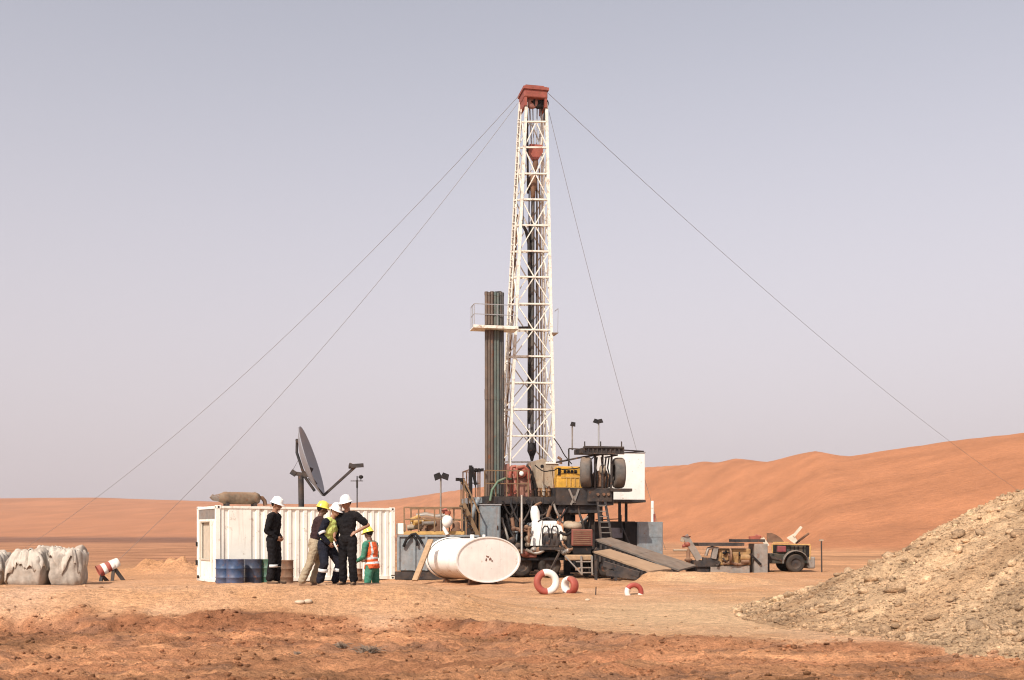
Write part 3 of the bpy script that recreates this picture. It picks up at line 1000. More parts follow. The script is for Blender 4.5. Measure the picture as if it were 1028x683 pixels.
rf.bx(a.x, b_.x, -.45, 1.0, a.z + .04, b_.z - .03)
for k in range(10):
    u = a.x + (b_.x - a.x) * k / 9
    rf.bx(u - .03, u + .03, -.5, -.45, a.z - .02, b_.z)
rf.bx(a.x - .02, b_.x + .02, -.53, -.5, b_.z - .05, b_.z + .02); rf.bx(a.x - .02, b_.x + .02, -.53, -.5, a.z - .03, a.z + .03)
for px in (587, 603, 624):
    p = RL(px, 449, -.48); rf.bar(p, p + V(0, 0, .22), .04)
rf.bar(RL(604, 456, -.3), RL(585, 459, .1), .07); rf.bar(RL(585, 459, .1), RL(558, 464.5, .2), .07)
rf.bar(RL(625, 452, .3), RL(646, 453.3, .8), .05); rf.bar(RL(625, 455, .2), RL(646, 453.3, .8), .05)
rf.bar(RL(571, 450.5, .3), RL(600, 452, .1), .05); rf.bar(RL(571, 450.5, .3), RL(571, 468, .3), .05)
rf.bar(RL(607, 459.5, -.3), RL(620, 457, -.3), .06)
rf.build('head_frame', greydark, t)
m = MB()
p, q = RL(612, 493.5, -.35), RL(633.5, 491.5, -.35)
m.bx(p.x, q.x, -.5, .0, p.z, q.z + .03)
m.build('step_plank', greydark, t)
m = MB()
p, q = RL(590, 503.5, -.33), RL(614, 491, -.33)
m.bx(p.x, q.x, -.34, -.253, p.z, q.z)
m.build('end_beam', greydark, t)
for px in (600, 606, 610.5):
    p = RL(px, 496.5, -.35)
    m = MB(); m.cyl(p, p + V(0, -.05, 0), .06, n=10); m.build('tail_lamp', ruststeel, t)

# ladder down from the floor
t = rthing('steel_ladder', 'dark steel ladder leaning from the raised floor to the ramps', 'ladder')
m = MB()
for px0, px1 in ((600, 603.5), (607.5, 615)):
    m.bar(RL(px0, 504, -.4), RL(px1, 545, -.9), .09, .05)
m.build('rail', greydark, t)
for k in range(7):
    f = .1 + k / 7.6
    m = MB(); m.bar(RL(600, 504, -.4).lerp(RL(603.5, 545, -.9), f), RL(607.5, 504, -.4).lerp(RL(615, 545, -.9), f), .05, .03); m.build('rung', steel, t)

# doghouse
t = rthing('doghouse', 'plain white cabin on steel legs behind the raised tyres', 'cabin')
a, b_ = RL(611, 503, 2.6), RL(647.5, 455, 2.6)
m = MB()
m.rbox(a.x, b_.x, 2.6, 4.6, a.z + .05, b_.z, .02)
m.build('cabin_wall', white, t)
m = MB(); m.bx(a.x - .02, b_.x + .03, 2.58, 4.62, a.z - .05, a.z + .047); m.build('floor_beam', greydark, t)
m = MB(); m.bx(a.x - .03, b_.x + .02, 2.57, 4.63, b_.z + .003, b_.z + .05); m.build('roof', galv, t)
for u, v in ((U(622, 2.7), 2.7), (b_.x - .25, 4.4), (a.x + .2, 4.4)):
    m = MB(); m.bx(u - .05, u + .05, v - .05, v + .05, 0, a.z - .05); m.build('leg', greydark, t)

# grey generator cabin behind the ramps
t = rthing('generator_cabin', 'blue grey steel cabin with dark open doorway behind the ramps', 'cabin')
a, b_ = RL(640, 556, 1.2), RL(665.5, 524, 1.2)
m = MB(); m.rbox(a.x, b_.x, 1.2, 3.0, .05, b_.z, .015); m.build('cabin_wall', greypaint, t)
m = MB()
zs = RL(650, 539.5, 1.2).z
m.bx(a.x + .05, b_.x - .03, 1.185, 1.199, zs + .01, b_.z - .06); m.bx(a.x + .05, b_.x - .03, 1.185, 1.199, .3, zs - .012)
m.build('door_panel', greypaint, t)
c = RL(592, 556, 1.5)
m = MB()
m.bx(c.x, a.x - .003, 1.5, 3.0, .05, RL(600, 523.5, 1.5).z)
m.build('engine_bay', deckdark, t)
p = RL(628, 524, 1.2)
m = MB()
m.bx(p.x, a.x - .003, 1.3, 1.498, .3, b_.z - .02)
m.build('doorway', blacksteel, t)
m = MB()
p, q = RL(613, 540, 1.45), RL(625, 530, 1.45)
m.bx(p.x, q.x, 1.45, 1.498, p.z, q.z)
m.build('panel', M('pale_grey_panel', (.22, .21, .24), .5, dust=.1), t)
m = MB()
m.bar(RL(598, 522, 1.4), RL(624, 521, 1.4), .04); 
for px in (605, 623.5): m.bar(RL(px, 535, 1.4), RL(px, 517, 1.4), .04)
m.bar(RL(624, 528, 1.25), RL(633, 549, 1.0), .06)
m.build('rail', greydark, t)
m = MB()
p = RL(655, 524, 1.6); m.tube([p - V(0, 0, .1), RL(655, 503, 1.6)], .065, 10)
m.build('exhaust_pipe', white, t)
m = MB()
p = RL(657, 523, 1.5); m.cyl(p - V(0, 0, .1), p + V(0, 0, .28), .04); m.build('filler_cap', redpaint, t)

# cabinet, gangway and stair at the left of the floor
t = rthing('control_cabinet', 'tall blue grey metal cabinet under the racked pipes', 'cabinet')
a, b_ = RL(482.5, 540, -.45), RL(502.5, 507.5, -.45)
m = MB(); m.rbox(a.x, b_.x, -.45, -.05, 1.2, b_.z, .015); m.build('case', greypaint, t)
m = MB(); m.bx(a.x + .05, b_.x - .05, -.468, -.453, 1.25, b_.z - .06); m.build('door', greypaint, t)
m = MB(); m.bx(b_.x - .14, b_.x - .10, -.50, -.471, 1.8, 1.95); m.build('handle', blacksteel, t)
m = MB(); m.bx(a.x - .03, b_.x + .03, -.48, -.02, b_.z + .003, b_.z + .05); m.build('top', galv, t)
m = MB()
for u in (a.x + .06, b_.x - .06): m.bx(u - .04, u + .04, -.4, -.1, 0, 1.197)
m.build('stand', greydark, t)

t = rthing('side_platform', 'grey railed side platform at the left end of the rig floor', 'platform')
a, b_ = RL(466, 507, .2), RL(484.5, 499.5, .2)
m = MB(); m.bx(a.x + .25, uL - .003, .2, 2.4, b_.z - .22, b_.z); m.build('deck', greypaint, t)
m = MB()
P0 = [a.x + .3, a.x + .55, (a.x + uL) / 2 + .1, uL - .08]
for u in P0:
    for v in (.25, 2.3): m.bar((u, v, b_.z), (u, v, b_.z + 1.1), .045)
for z in (.55, 1.1):
    for v in (.25, 2.3): m.bar((P0[0], v, b_.z + z), (P0[-1], v, b_.z + z), .04)
    m.bar((P0[0], .25, b_.z + z), (P0[0], 2.3, b_.z + z), .04)
m.build('handrail', ruststeel, t)
m = MB()
m.tube([RL(481, 500, -.05), RL(477, 508, -.1), RL(474, 518, -.15), RL(472, 526, -.1)], .09, 10)
m.build('chute_pipe', greypaint, t)
m = MB()
for u, v in ((a.x + .35, .3), (a.x + .35, 2.2), (uL - .2, 2.2)): m.bx(u - .06, u + .06, v - .06, v + .06, 0, b_.z - .22)
m.build('leg', greydark, t)
m = MB()
p = RL(472.5, 500, .15); m.bar(p, p + V(0, 0, 1.25), .12); m.bar(p + V(.05, 0, 1.2), p + V(.2, 0, .5), .1)
m.build('hanging_hose', blacksteel, t)
for px, py in ((480.5, 472.5), (463.5, 482)):
    m = MB(); p = RL(px, py, .3)
    if px > 470:
        m.box(p, (.36, .2, .10), Matrix.Rotation(R(-8), 3, 'Y')); m.bar(p - V(.05, 0, 0), (P0[2], .25, b_.z + 1.1), .04)
        for k in range(3): m.box(p + V(-.13 + k * .13, -.1, .02), (.1, .06, .12))
    else:
        m.box(p + V(.02, 0, 0), (.18, .14, .14)); m.box(p + V(-.16, 0, .02), (.14, .12, .12)); m.bar(p, (P0[0] - .02, .25, b_.z), .05)
    m.build('floodlight', blacksteel, t)

t = rthing('steel_stair', 'steep dull yellow stair beside the grey cabinet', 'stair')
m = MB()
p0, p1 = RL(465.5, 506, -.1), RL(481.5, 541, -.9)
dv = V(0, -.0, 0)
for o_ in (V(0, 0, 0), V(0, .7, 0)): m.bar(p0 + o_, p1 + o_, .06, .16)
m.build('stringer', railbrown, t)
for k in range(9):
    f = .06 + k / 9.3
    c = p0.lerp(p1, f)
    m = MB(); m.bx(c.x - .1, c.x + .1, c.y + .04, c.y + .66, c.z - .02, c.z + .02); m.build('tread', greydark, t)
m = MB()
for o_ in (V(0, 0, 0), V(0, .7, 0)):
    m.bar(p0 + o_ + V(0, 0, .95), p1 + o_ + V(0, 0, .95), .045)
    for f in (.02, .5, .98): m.bar(p0.lerp(p1, f) + o_, p0.lerp(p1, f) + o_ + V(0, 0, .95), .04)
m.build('handrail', railbrown, t)
m = MB(); c = p1; m.bx(c.x - .1, c.x + .25, c.y, c.y + .7, 0, c.z - .02); m.build('foot', greydark, t)

# floodlight poles by the machines
def lamp_pole(px, ytop, ybot, Y, label, heads, mat=galv, z0=None, hs=1.0):
    b0 = W(px, ybot, Y)
    if z0 is not None: b0.z = z0
    tp = W(px, ytop, Y)
    t = thing('lamp_pole', label, 'floodlight', b0, 0, None, True)
    m = MB(); m.tube([b0, tp], .03, 8); m.build('pole', mat, t)
    for dx, ang in heads:
        m = MB()
        c = tp + V(dx, -.02, .06)
        rot = Matrix.Rotation(ang, 3, 'Y')
        m.box(c, (.30 * hs, .18 * hs, .22 * hs), rot, taper=.75)
        m.bar(tp, c, .04)
        m.build('lamp_head', blacksteel, t)
        m = MB()
    if len(heads) > 1:
        m = MB(); m.bar(tp + V(heads[0][0], 0, 0), tp + V(heads[-1][0], 0, 0), .03); m.build('cross_arm', mat, t)
yz = RO.y + .9
zf = RL(575, 470, .3).z
lamp_pole(574.5, 427.5, 452, RO.y + 1.1, 'thin floodlight pole with a single round lamp above the yellow engine', [(0.03, 0.2)], steel, None, .72)
lamp_pole(601, 424.5, 449, RO.y + .9, 'thin floodlight pole with a small paired lamp above the raised tyres', [(-.11, .3), (.06, -.2)], galv, None, .7)

# drive-up ramps
def ramp(label, p0, p1, p2, p3, th, cleats, mat):
    """top corners: near-left upper, far-left upper, far lower, near lower"""
    o = Vector((p0.x, p0.y, 0))
    t = thing('drive_ramp', label, 'ramp', o, 0, 'drive-up ramps of the rig', True)
    nb = cleats // 3
    side = (p1 - p0).normalized()
    m = MB()
    for k in range(nb):
        f0, f1 = (k + .004) / nb, (k + .996) / nb
        dz = V(0, 0, rng.uniform(-.004, .004))
        q4 = [p0.lerp(p3, f0) + dz, p1.lerp(p2, f0) + dz, p1.lerp(p2, f1) + dz, p0.lerp(p3, f1) + dz]
        dn = [q - V(0, 0, .06) for q in q4]
        m.add(q4 + dn, [(3, 2, 1, 0), (4, 5, 6, 7), (0, 1, 5, 4), (1, 2, 6, 5), (2, 3, 7, 6), (3, 0, 4, 7)])
    m.build('ramp_deck', mat, t)
    for a, b_, sg in ((p0, p3, 1), (p1, p2, -1)):
        m = MB()
        a2, b2 = a - side * .01 * sg - V(0, 0, .085), b_ - side * .01 * sg - V(0, 0, .085)
        o2 = side * .08 * sg
        m.add([a2, b2, b2 - V(0, 0, th * .75), a2 - V(0, 0, th), a2 + o2, b2 + o2, b2 + o2 - V(0, 0, th * .75), a2 + o2 - V(0, 0, th)],
              [(0, 1, 2, 3), (7, 6, 5, 4), (0, 4, 5, 1), (1, 5, 6, 2), (2, 6, 7, 3), (3, 7, 4, 0)])
        m.build('side_beam', blacksteel, t)
    m = MB()
    for k in range(cleats):
        f = (k + .5) / cleats
        a = p0.lerp(p3, f) - side * .05 - V(0, 0, .10)
        m.bar(a, a - V(0, 0, th * .7), .07, .05)
    m.build('cleat', greydark, t)
    m = MB()
    for f in (.04, .4):
        for a, b_ in ((p0, p3), (p1, p2)):
            c = a.lerp(b_, f) - V(0, 0, th * .9); g_ = V(c.x, c.y, -.05)
            if c.z > .3: m.bar(c, g_, .1)
    m.build('prop', greydark, t)
ramp('long grey brown drive ramp, the higher one nearer the grey cabin', W(597, 541.5, 40.6), W(613, 539.5, 41.8), W(699, 567.5, 41.6), W(682, 572, 40.2), .30, 18, M('grey_brown_ramp_boards', (.125, .112, .10), .85, var=.45, scale=2.5, dust=.12, rust=.2))
ramp('tan drive ramp, the lower one nearer the camera', W(596, 553.5, 38.8), W(612, 551, 39.9), W(674, 571, 39.4), W(652, 573.5, 38.3), .26, 12, M('tan_ramp_boards', (.25, .175, .115), .85, var=.45, scale=2.5, dust=.3, rust=.15))
m = MB()

# ------------------------------------------------------------------ pump trailer in front of the rig
YP = 40.2
t = thing('pump_trailer', 'black wheeled skid carrying a white pump and a red radiator under the floor', 'pump trailer', W(555, 580, YP) * 1, 0, None, True)
def P(px, py, d=0.0): return W(px, py, YP + d)
m = MB()
a, b_ = P(511, 560), P(612, 551)
m.bx(a.x, b_.x, YP + .1, YP + 2.2, a.z, a.z + .22)
m.bx(a.x, b_.x, YP + .1, YP + .25, a.z - .1, a.z + .3); m.bx(a.x, b_.x, YP + 2.05, YP + 2.2, a.z - .1, a.z + .3)
for px in (512, 530, 560, 590, 608):
    p = P(px, 575); m.bx(p.x - .06, p.x + .06, YP + .4, YP + 1.8, .05, a.z)
m.bx(P(526, 0).x, P(562, 0).x, YP + .5, YP + 1.8, .35, a.z)
m.build('chassis', blacksteel, t)
for px in (523, 551.5, 605.5):
    for d in (.35, 1.95):
        tyre(t, P(px, 567.5, d) if d < 1 else V(P(px, 567.5, .35).x, YP + d, P(px, 567.5, .35).z), .42, .32, (.30, -1, 0), mats=rubberdark)
# white pump
m = MB()
p = P(536, 545, .5)
m.rbox(P(534, 0).x, P(560, 0).x, YP + .4, YP + 1.5, P(0, 549).z, P(0, 523, .4).z, .07)
m.prism([(P(556, 0).x, P(0, 549).z), (P(568, 0).x, P(0, 541).z), (P(564, 0).x, P(0, 528).z), (P(554, 0).x, P(0, 523.5).z)], YP + .42, YP + 1.4)
m.prism([(P(532.5, 0).x, P(0, 548).z), (P(541, 0).x, P(0, 548).z), (P(545, 0).x, P(0, 521).z), (P(537, 0).x, P(0, 523).z)], YP + .35, YP + 1.1)
m.build('pump_body', white, t)
m = MB()
m.lathe([(.02, .42), (.10, .40), (.17, .2), (.18, 0), (.14, -.2), (.1, -.3)], P(537.5, 519, .6), (-.1, 0, 1), 16)
m.build('pulsation_dome', white, t)
m = MB()
m.tube([P(537, 513, .6), P(538, 507, .6), P(543, 505, .8)], .05); m.tube([P(553, 508, .6), P(549.5, 519, .6)], .06)
m.build('pipe', ruststeel, t)
m = MB()
for px, py, r in ((529, 541, .10), (529.5, 547, .09), (532, 537, .08), (567, 541, .10), (566, 536, .08)):
    m.ell(P(px, py, .35), (r, r, r * 1.2))
m.build('valve', beige, t)
m = MB()
for a2, b2 in (((514, 531), (533, 533)), ((523, 534), (523, 520)), ((516, 533), (514, 520)), ((528, 529), (533, 531))):
    m.tube([P(*a2, .2), P(*b2, .25)], .07, 8)
for px, py in ((516, 531), (523, 533), (528.5, 529.5)): m.ell(P(px, py, .2), (.10, .10, .09))
m.build('manifold', ruststeel, t)
m = MB()
m.tube([P(523.8, 556, -.3), P(523.8, 497.5, .5)], .045, 8)
m.build('riser_pipe', steel, t)
m = MB(); m.rbox(P(526.5, 0).x, P(539, 0).x, YP + .05, YP + .5, P(0, 560).z, P(0, 554).z, .04); m.ell(P(527, 555.5, .1), (.18, .18, .16)); m.build('gearbox', M('grimy_red_paint', (.17, .045, .035), .65, var=.4, dust=.15, rust=.3), t)
# grey engine
m = MB()
m.rbox(P(544.5, 0).x, P(561.5, 0).x, YP - .1, YP + .36, P(0, 549.5).z, P(0, 540).z, .05)
m.cyl(P(544, 541, .1), P(562, 541, .1), .2, n=16)
for px in (546, 551, 556, 561): m.cyl(P(px - .6, 543, .08), P(px + .6, 543, .08), .25, n=14)
m.build('engine', greydark, t)
m = MB()
for px in (548, 557):
    m.tube([P(px - 3.2, 540, -.12), P(px - 3, 531, -.12), P(px - 1.5, 528.5, -.12), P(px + 1.5, 528.5, -.12), P(px + 3, 531, -.12), P(px + 3.2, 540, -.12)], .028, 6)
m.build('guard_loop', blacksteel, t)
m = MB(); m.bx(P(541, 0).x, P(566, 0).x, YP - .15, YP + .3, P(0, 552).z, P(0, 549.6).z); m.build('engine_bed', greydark, t)
# red radiator
rd = MB()
a, b_ = P(573.5, 548), P(594.5, 531.5)
rd.rbox(a.x, b_.x, YP - .2, YP + .35, a.z, b_.z, .03)
rad = rd.build('radiator', M('dark_red_paint', (.19, .05, .038), .6, dust=.1, rust=.15), t)
m = MB()
for k in range(7):
    z = a.z + .07 + k * (b_.z - a.z - .14) / 6
    m.bx(a.x + .06, b_.x - .06, YP - .225, YP - .203, z - .02, z + .02)
m.build('grille', ruststeel, rad)
m = MB(); m.lathe([(.02, 0), (.32, .02), (.36, .12), (.30, .22), (.05, .25)], P(574.5, 530.5, .3), (.1, -.2, 1), 18); m.build('air_filter', beige, t)
m = MB(); m.bx(P(575, 0).x, P(593, 0).x, YP - .1, YP + .5, P(0, 556).z, P(0, 548.3).z); m.build('radiator_base', blacksteel, t)
m = MB(); m.rbox(P(567, 0).x, P(594, 0).x, YP - .45, YP + .08, P(0, 562.5).z, P(0, 557).z, .04); m.build('tool_box', wood, t)
m = MB()
for a2, b2 in (((567, 558), (584.5, 577)), ((583.5, 558), (584, 577)), ((594, 558), (594.5, 577.5))): m.bar(P(*a2, -.5), P(*b2, -.5), .07, .05)
for y in (564, 570, 575): m.bar(P(578 + (y - 564) * .5, y, -.5), P(594.5, y, -.5), .06, .04)
m.build('step_frame', steel, t)
m = MB(); m.bar(P(553, 572, -.35), P(563, 552, -.1), .06); m.bar(P(600, 551, .05), P(596, 556, 0), .15); m.build('tow_bar', greydark, t)

# long dark loading beam lying below the lower ramp
o = MB(); o.bar(W(606, 566, 37.6), W(642, 577, 37.2), .18, .18); o.bar(W(609, 575, 37.5), W(642, 579.5, 37.2), .12, .2)
tag(o.build('steel_beam', greydark, None, tuple(W(606, 578, 37.6))), 'dark steel beam lying on the ground under the lower ramp', 'beam')

# ------------------------------------------------------------------ painted tyres in the sand
def ring(c, R_, r, ax, label, start, split, sx=1.0):
    th = thing('painted_tyre', label, 'tyre', c, 0, 'red and white painted tyres half sunk in the sand')
    u = Vector((0, 0, 1)); ax = Vector(ax).normalized(); w = ax.cross(u).normalized(); u = w.cross(ax)
    segs = 40
    for nm, mat, f0, f1 in (('red_half', tyrered, start, start + split), ('white_half', tyrewhite, start + split, start + 360)):
        m = MB(); n = 14; rings = []
        k_ = max(4, int(segs * (f1 - f0) / 360))
        vs, fs = [], []
        for i in range(k_ + 1):
            a = R(f0 + (f1 - f0) * i / k_)
            d = u * math.cos(a) + w * math.sin(a)
            for j in range(n):
                b = 2 * math.pi * j / n
                cx_ = abs(math.cos(b)) ** .8 * (1 if math.cos(b) > 0 else -1)
                vs.append(d * (R_ + r * .92 * cx_) + ax * (r * sx * math.sin(b)))
        for i in range(k_):
            for j in range(n):
                p, q = i * n + j, i * n + (j + 1) % n
                fs.append((p, p + n, q + n, q))
        m.add(vs, fs, 0, True)
        m.build(nm, mat, th)
    return th
def tc(px, py, Y): return W(px, py, Y)
ring(tc(548.7, 584.5, 29.3), .255, .105, (.14, -1, .05), 'upright painted tyre, half red and half white, the largest and leftmost', 18, 165, 1.0)
ring(tc(572, 588, 29.9), .185, .085, (-.72, -.69, 0), 'painted tyre turned sideways, close beside the largest one', 175, 180, 1.5)
ring(tc(636.5, 594.5, 29.3), .19, .075, (.1, -1, 0), 'half buried red painted tyre arch standing alone below the ramps', -105, 165)
m = MB(); p = W(598, 597.5, 29.2); m.tube([p, p + V(.01, 0, .22)], .015, 6)
tag(m.build('peg', greydark, None, tuple(p)), 'thin dark peg sticking out of the sand between the painted tyres', 'peg')

# ------------------------------------------------------------------ white tank
near, far_ = W(490, 562, 35.4), W(453.5, 560.0, 37.4)
g0 = gz(-.8, 35.4)
t = thing('water_tank', 'short white oval tank lying on the sand with a flat end towards the camera', 'tank', V(near.x, near.y, g0), 0, None, True)
ax = (far_ - near); ax.z = 0; Lk = ax.length; ax.normalize()
hr, hz_ = 1.2, .73
m = MB()
m.lathe([(1.0, .02), (1.0, Lk)], near, ax, 48, 0, 1.0, (0, 0, 1))
def ovalify(mb, c, ax, sx):
    """stretch sideways about the tank's axis"""
    side = ax.cross(V(0, 0, 1)).normalized()
    out = []
    for p in mb.v:
        d = Vector(p) - c
        s_ = d.dot(side); h = d.z; l = d.dot(ax)
        out.append(tuple(c + ax * l + side * (s_ * sx[0]) + V(0, 0, h * sx[1])))
    mb.v = out
ovalify(m, near, ax, (hr * .80, hz_ * .94))
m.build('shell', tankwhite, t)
m = MB(); m.lathe([(.0, -.045), (.5, -.04), (.94, -.02)], near, ax, 48, 0, 1.0, (0, 0, 1)); m.lathe([(.94, -.02), (.955, -.05), (1.0, -.05), (1.0, .09), (.75, .10)], near, ax, 48, 0, 1.0, (0, 0, 1), smooth=False); ovalify(m, near, ax, (hr * 1.02, hz_ * 1.02)); m.build('end_plate', white, t)
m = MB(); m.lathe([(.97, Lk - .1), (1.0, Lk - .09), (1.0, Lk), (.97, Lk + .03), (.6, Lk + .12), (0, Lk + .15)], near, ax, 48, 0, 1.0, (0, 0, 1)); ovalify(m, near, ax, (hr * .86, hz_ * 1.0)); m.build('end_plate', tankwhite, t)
m = MB()
sd_ = ax.cross(V(0, 0, 1)).normalized()
for l in (.35, Lk - .4):
    c = near + ax * l
    m.prism([(-.55, -.02), (.55, -.02), (.5, .14), (.3, .07), (-.3, .07), (-.5, .14)], -.06, .06)
    b0 = len(m.v) - 12
    for i in range(b0, b0 + 12):
        x, y, z = m.v[i]
        m.v[i] = tuple(V(c.x, c.y, g0) + sd_ * x + ax * y + V(0, 0, z))
m.build('saddle', ruststeel, t)
m = MB()
e = near - ax * .046
for dx, dz, w_, h_, rt in ((-.05, .10, .10, .05, .3), (.05, .02, .09, .07, -.6), (-.1, .0, .05, .09, .2), (.12, -.04, .05, .05, .5)):
    c = e + sd_ * dx + V(0, 0, dz)
    rot = Matrix((sd_, ax, V(0, 0, 1))).transposed() @ Matrix.Rotation(rt, 3, 'Y')
    m.box(c, (w_, .012, h_), rot)
m.build('stencil_mark', M('faded_stencil_red', (.20, .10, .08), .7, dust=.2), t)
m = MB(); c = near + ax * 1.0 + V(0, 0, hz_); m.cyl(c - V(0, 0, .05), c + V(0, 0, .08), .07, n=10); c = near + ax * .25 + V(0, 0, hz_); m.cyl(c - V(0, 0, .05), c + V(0, 0, .08), .05, n=10); m.build('filler_neck', white, t)
m = MB(); m.bar(W(416.5, 583, 35.3), W(432.5, 542, 36.1), .20, .06)
tag(m.build('wooden_plank', wood, None, tuple(W(416.5, 583, 35.3))), 'pale wooden plank leaning on the left end of the white tank', 'plank')

# ------------------------------------------------------------------ mud tank with walkway, left of the rig
YM = 39.2
def Q(px, py, d=0.0): return W(px, py, YM + d)
t = thing('mud_tank', 'grey steel mud tank on a dark skid between container and white tank', 'mud tank', V(Q(440, 0).x, YM, 0), 0, None, True)
zt_ = Q(410, 538.5).z
m = MB(); m.rbox(Q(398.5, 0).x, Q(481, 0).x, YM, YM + 2.3, Q(0, 573).z, zt_, .02); tankw = m.build('tank_wall', greypaint, t)
m = MB()
for px in (399, 415, 427, 450): m.bx(Q(px, 0).x, Q(px, 0).x + .08, YM - .06, YM - .002, Q(0, 573).z, zt_ - .02)
m.bx(Q(398.5, 0).x, Q(481, 0).x, YM - .07, YM - .002, zt_ - .018, zt_ + .05)
m.build('stiffener', greypaint, tankw)
m = MB(); m.bx(Q(396.5, 0).x, Q(482, 0).x, YM - .08, YM + .2, .0, Q(0, 574).z); m.build('skid', greydark, t)
m = MB(); m.bx(Q(396.5, 0).x, Q(482, 0).x, YM + 2.1, YM + 2.3, .0, Q(0, 574).z); m.build('skid', greydark, t)
m = MB(); m.bx(Q(405, 0).x, Q(466, 0).x, YM + .1, YM + 1.0, zt_ + .06, Q(0, 533.5).z); m.build('walkway', yellowdull, t)
m = MB()
zr = Q(0, 509.5).z; zw_ = Q(0, 533.5).z
for px in (405.5, 420, 436, 451, 463.5):
    u = Q(px, 0).x; m.bar((u, YM + .1, zw_), (u, YM + .1, zr), .05)
    m.bar((u + .05, YM + 2.2, zw_ - .2), (u + .05, YM + 2.2, zr), .05)
for z in (zr, (zr + zw_) / 2): m.bar((Q(405.5, 0).x, YM + .1, z), (Q(463.5, 0).x, YM + .1, z), .045); m.bar((Q(405.5, 0).x, YM + 2.2, z), (Q(463.5, 0).x, YM + 2.2, z), .045)
m.build('handrail', railbrown, t)
m = MB()
m.tube([Q(405, 549, -.1), Q(408, 542, -.14), Q(413, 537, -.12), Q(417, 536, -.05), Q(420, 539, -.12), Q(424, 546, -.1)], .05, 8)
m.tube([Q(414, 537, -.05), Q(418, 542, -.14), Q(419, 548, -.1)], .045, 8)
m.build('black_hose', blacksteel, t)
m = MB(); m.tube([Q(449, 536.5, -.1), Q(446, 531, -.12), Q(446.5, 527, -.1)], .07, 10); m.lathe([(.02, -.24), (.12, -.2), (.19, -.05), (.18, .12), (.1, .2), (.02, .22)], Q(449, 523.5, -.1), (.15, 0, 1), 16); m.build('vent_pot', white, t)
m = MB(); m.cyl(Q(449.5, 516.5, -.1), Q(449.5, 513.5, -.1), .11, n=12); m.cyl(Q(444, 514, .3), Q(449, 512, .3), .09); m.build('valve', redpaint, t)
for i, (x0, x1, y, d, mt_) in enumerate(((409, 438, 530, 1.3, beige), (413, 441, 526, 1.5, beige), (416, 452, 522, 1.7, ruststeel), (418, 447, 518.5, 1.9, steel))):
    m = MB(); m.tube([Q(x0, y, d), Q((x0 * 2 + x1) / 3, y - 1.5, d), Q((x0 + x1 * 2) / 3, y + .8, d), Q(x1, y - .6, d)], .11, 8); m.build('pipe', mt_, t)
m = MB(); m.rbox(Q(427, 0).x, Q(441, 0).x, YM + 1.1, YM + 1.9, zt_, Q(0, 521).z, .05); m.build('pump_motor', ruststeel, t)
m = MB(); p = W(397, 539, 39.3); m.rbox(p.x, W(405, 0, 39.3).x, 39.5, 40.2, zt_ + .06, W(0, 525.5, 39.3).z, .03)
tag(m.build('storage_box', cream, None, (p.x + .15, 39.8, zt_ + .06)), 'small off white box on the mud tank next to the container', 'box')
lamp_pole(442.5, 480, 538, 40.2, 'floodlight pole with two black lamps above the yellow walkway', [(-.11, -.4), (.16, .35)], steel, zt_ + .003)

# ------------------------------------------------------------------ scrap and machines right of the ramps
YJ = 45.5
def J(px, py, d=0.0): return W(px, py, YJ + d)
t = thing('wellhead_valve', 'small red valve assembly beside the tilted dark frame', 'valve', V(J(690, 0).x, YJ, 0), 0, None, True)
m = MB(); m.lathe([(.11, 0), (.09, .5), (.16, .53), (.16, .60), (.08, .62), (.08, 1.0)], V(J(691, 0).x, YJ, .0), (0, 0, 1), 14); m.build('pipe_stub', ruststeel, t)
m = MB(); m.ell(J(690, 546.5), (.14, .13, .13)); m.cyl(J(685, 548.5), J(695, 546.5), .07); m.cyl(J(693, 552), J(692, 543), .05); m.cyl(J(690, 546), J(689, 539), .05); m.build('valve_body', redpaint, t)
m = MB(); m.lathe([(.15, -.015), (.19, 0), (.15, .015)], J(689, 539), (0, .2, 1), 14); m.build('hand_wheel', redpaint, t)
m = MB(); m.cyl(J(676, 552.5), J(691, 552.5), .05); m.build('pale_pipe', beige, t)

t = thing('tilted_tow_frame', 'dark steel frame tilted up beside the red valve', 'steel frame', V(J(702, 0).x, YJ, 0), 0, None, True)
m = MB()
for d in (0, .9): m.bar(J(687.5, 538, d), J(702, 562, d), .16, .26)
for f in (.1, .45, .8): m.bar(J(687.5, 538).lerp(J(702, 562), f), J(687.5, 538, .9).lerp(J(702, 562, .9), f), .12)
m.build('side_bar', steel, t)
m = MB(); m.bx(J(696, 0).x, J(722, 0).x, YJ - .1, YJ + 1.1, J(0, 569).z, J(0, 563).z); m.bx(J(700, 0).x, J(712, 0).x, YJ, YJ + 1, .0, J(0, 569).z); m.bar(J(720, 562.5), J(705, 561.5), .16); m.build('base_frame', greydark, t)
m = MB(); m.bar(J(684.5, 544), J(686, 539.5), .14); m.build('lifting_eye', beige, t)

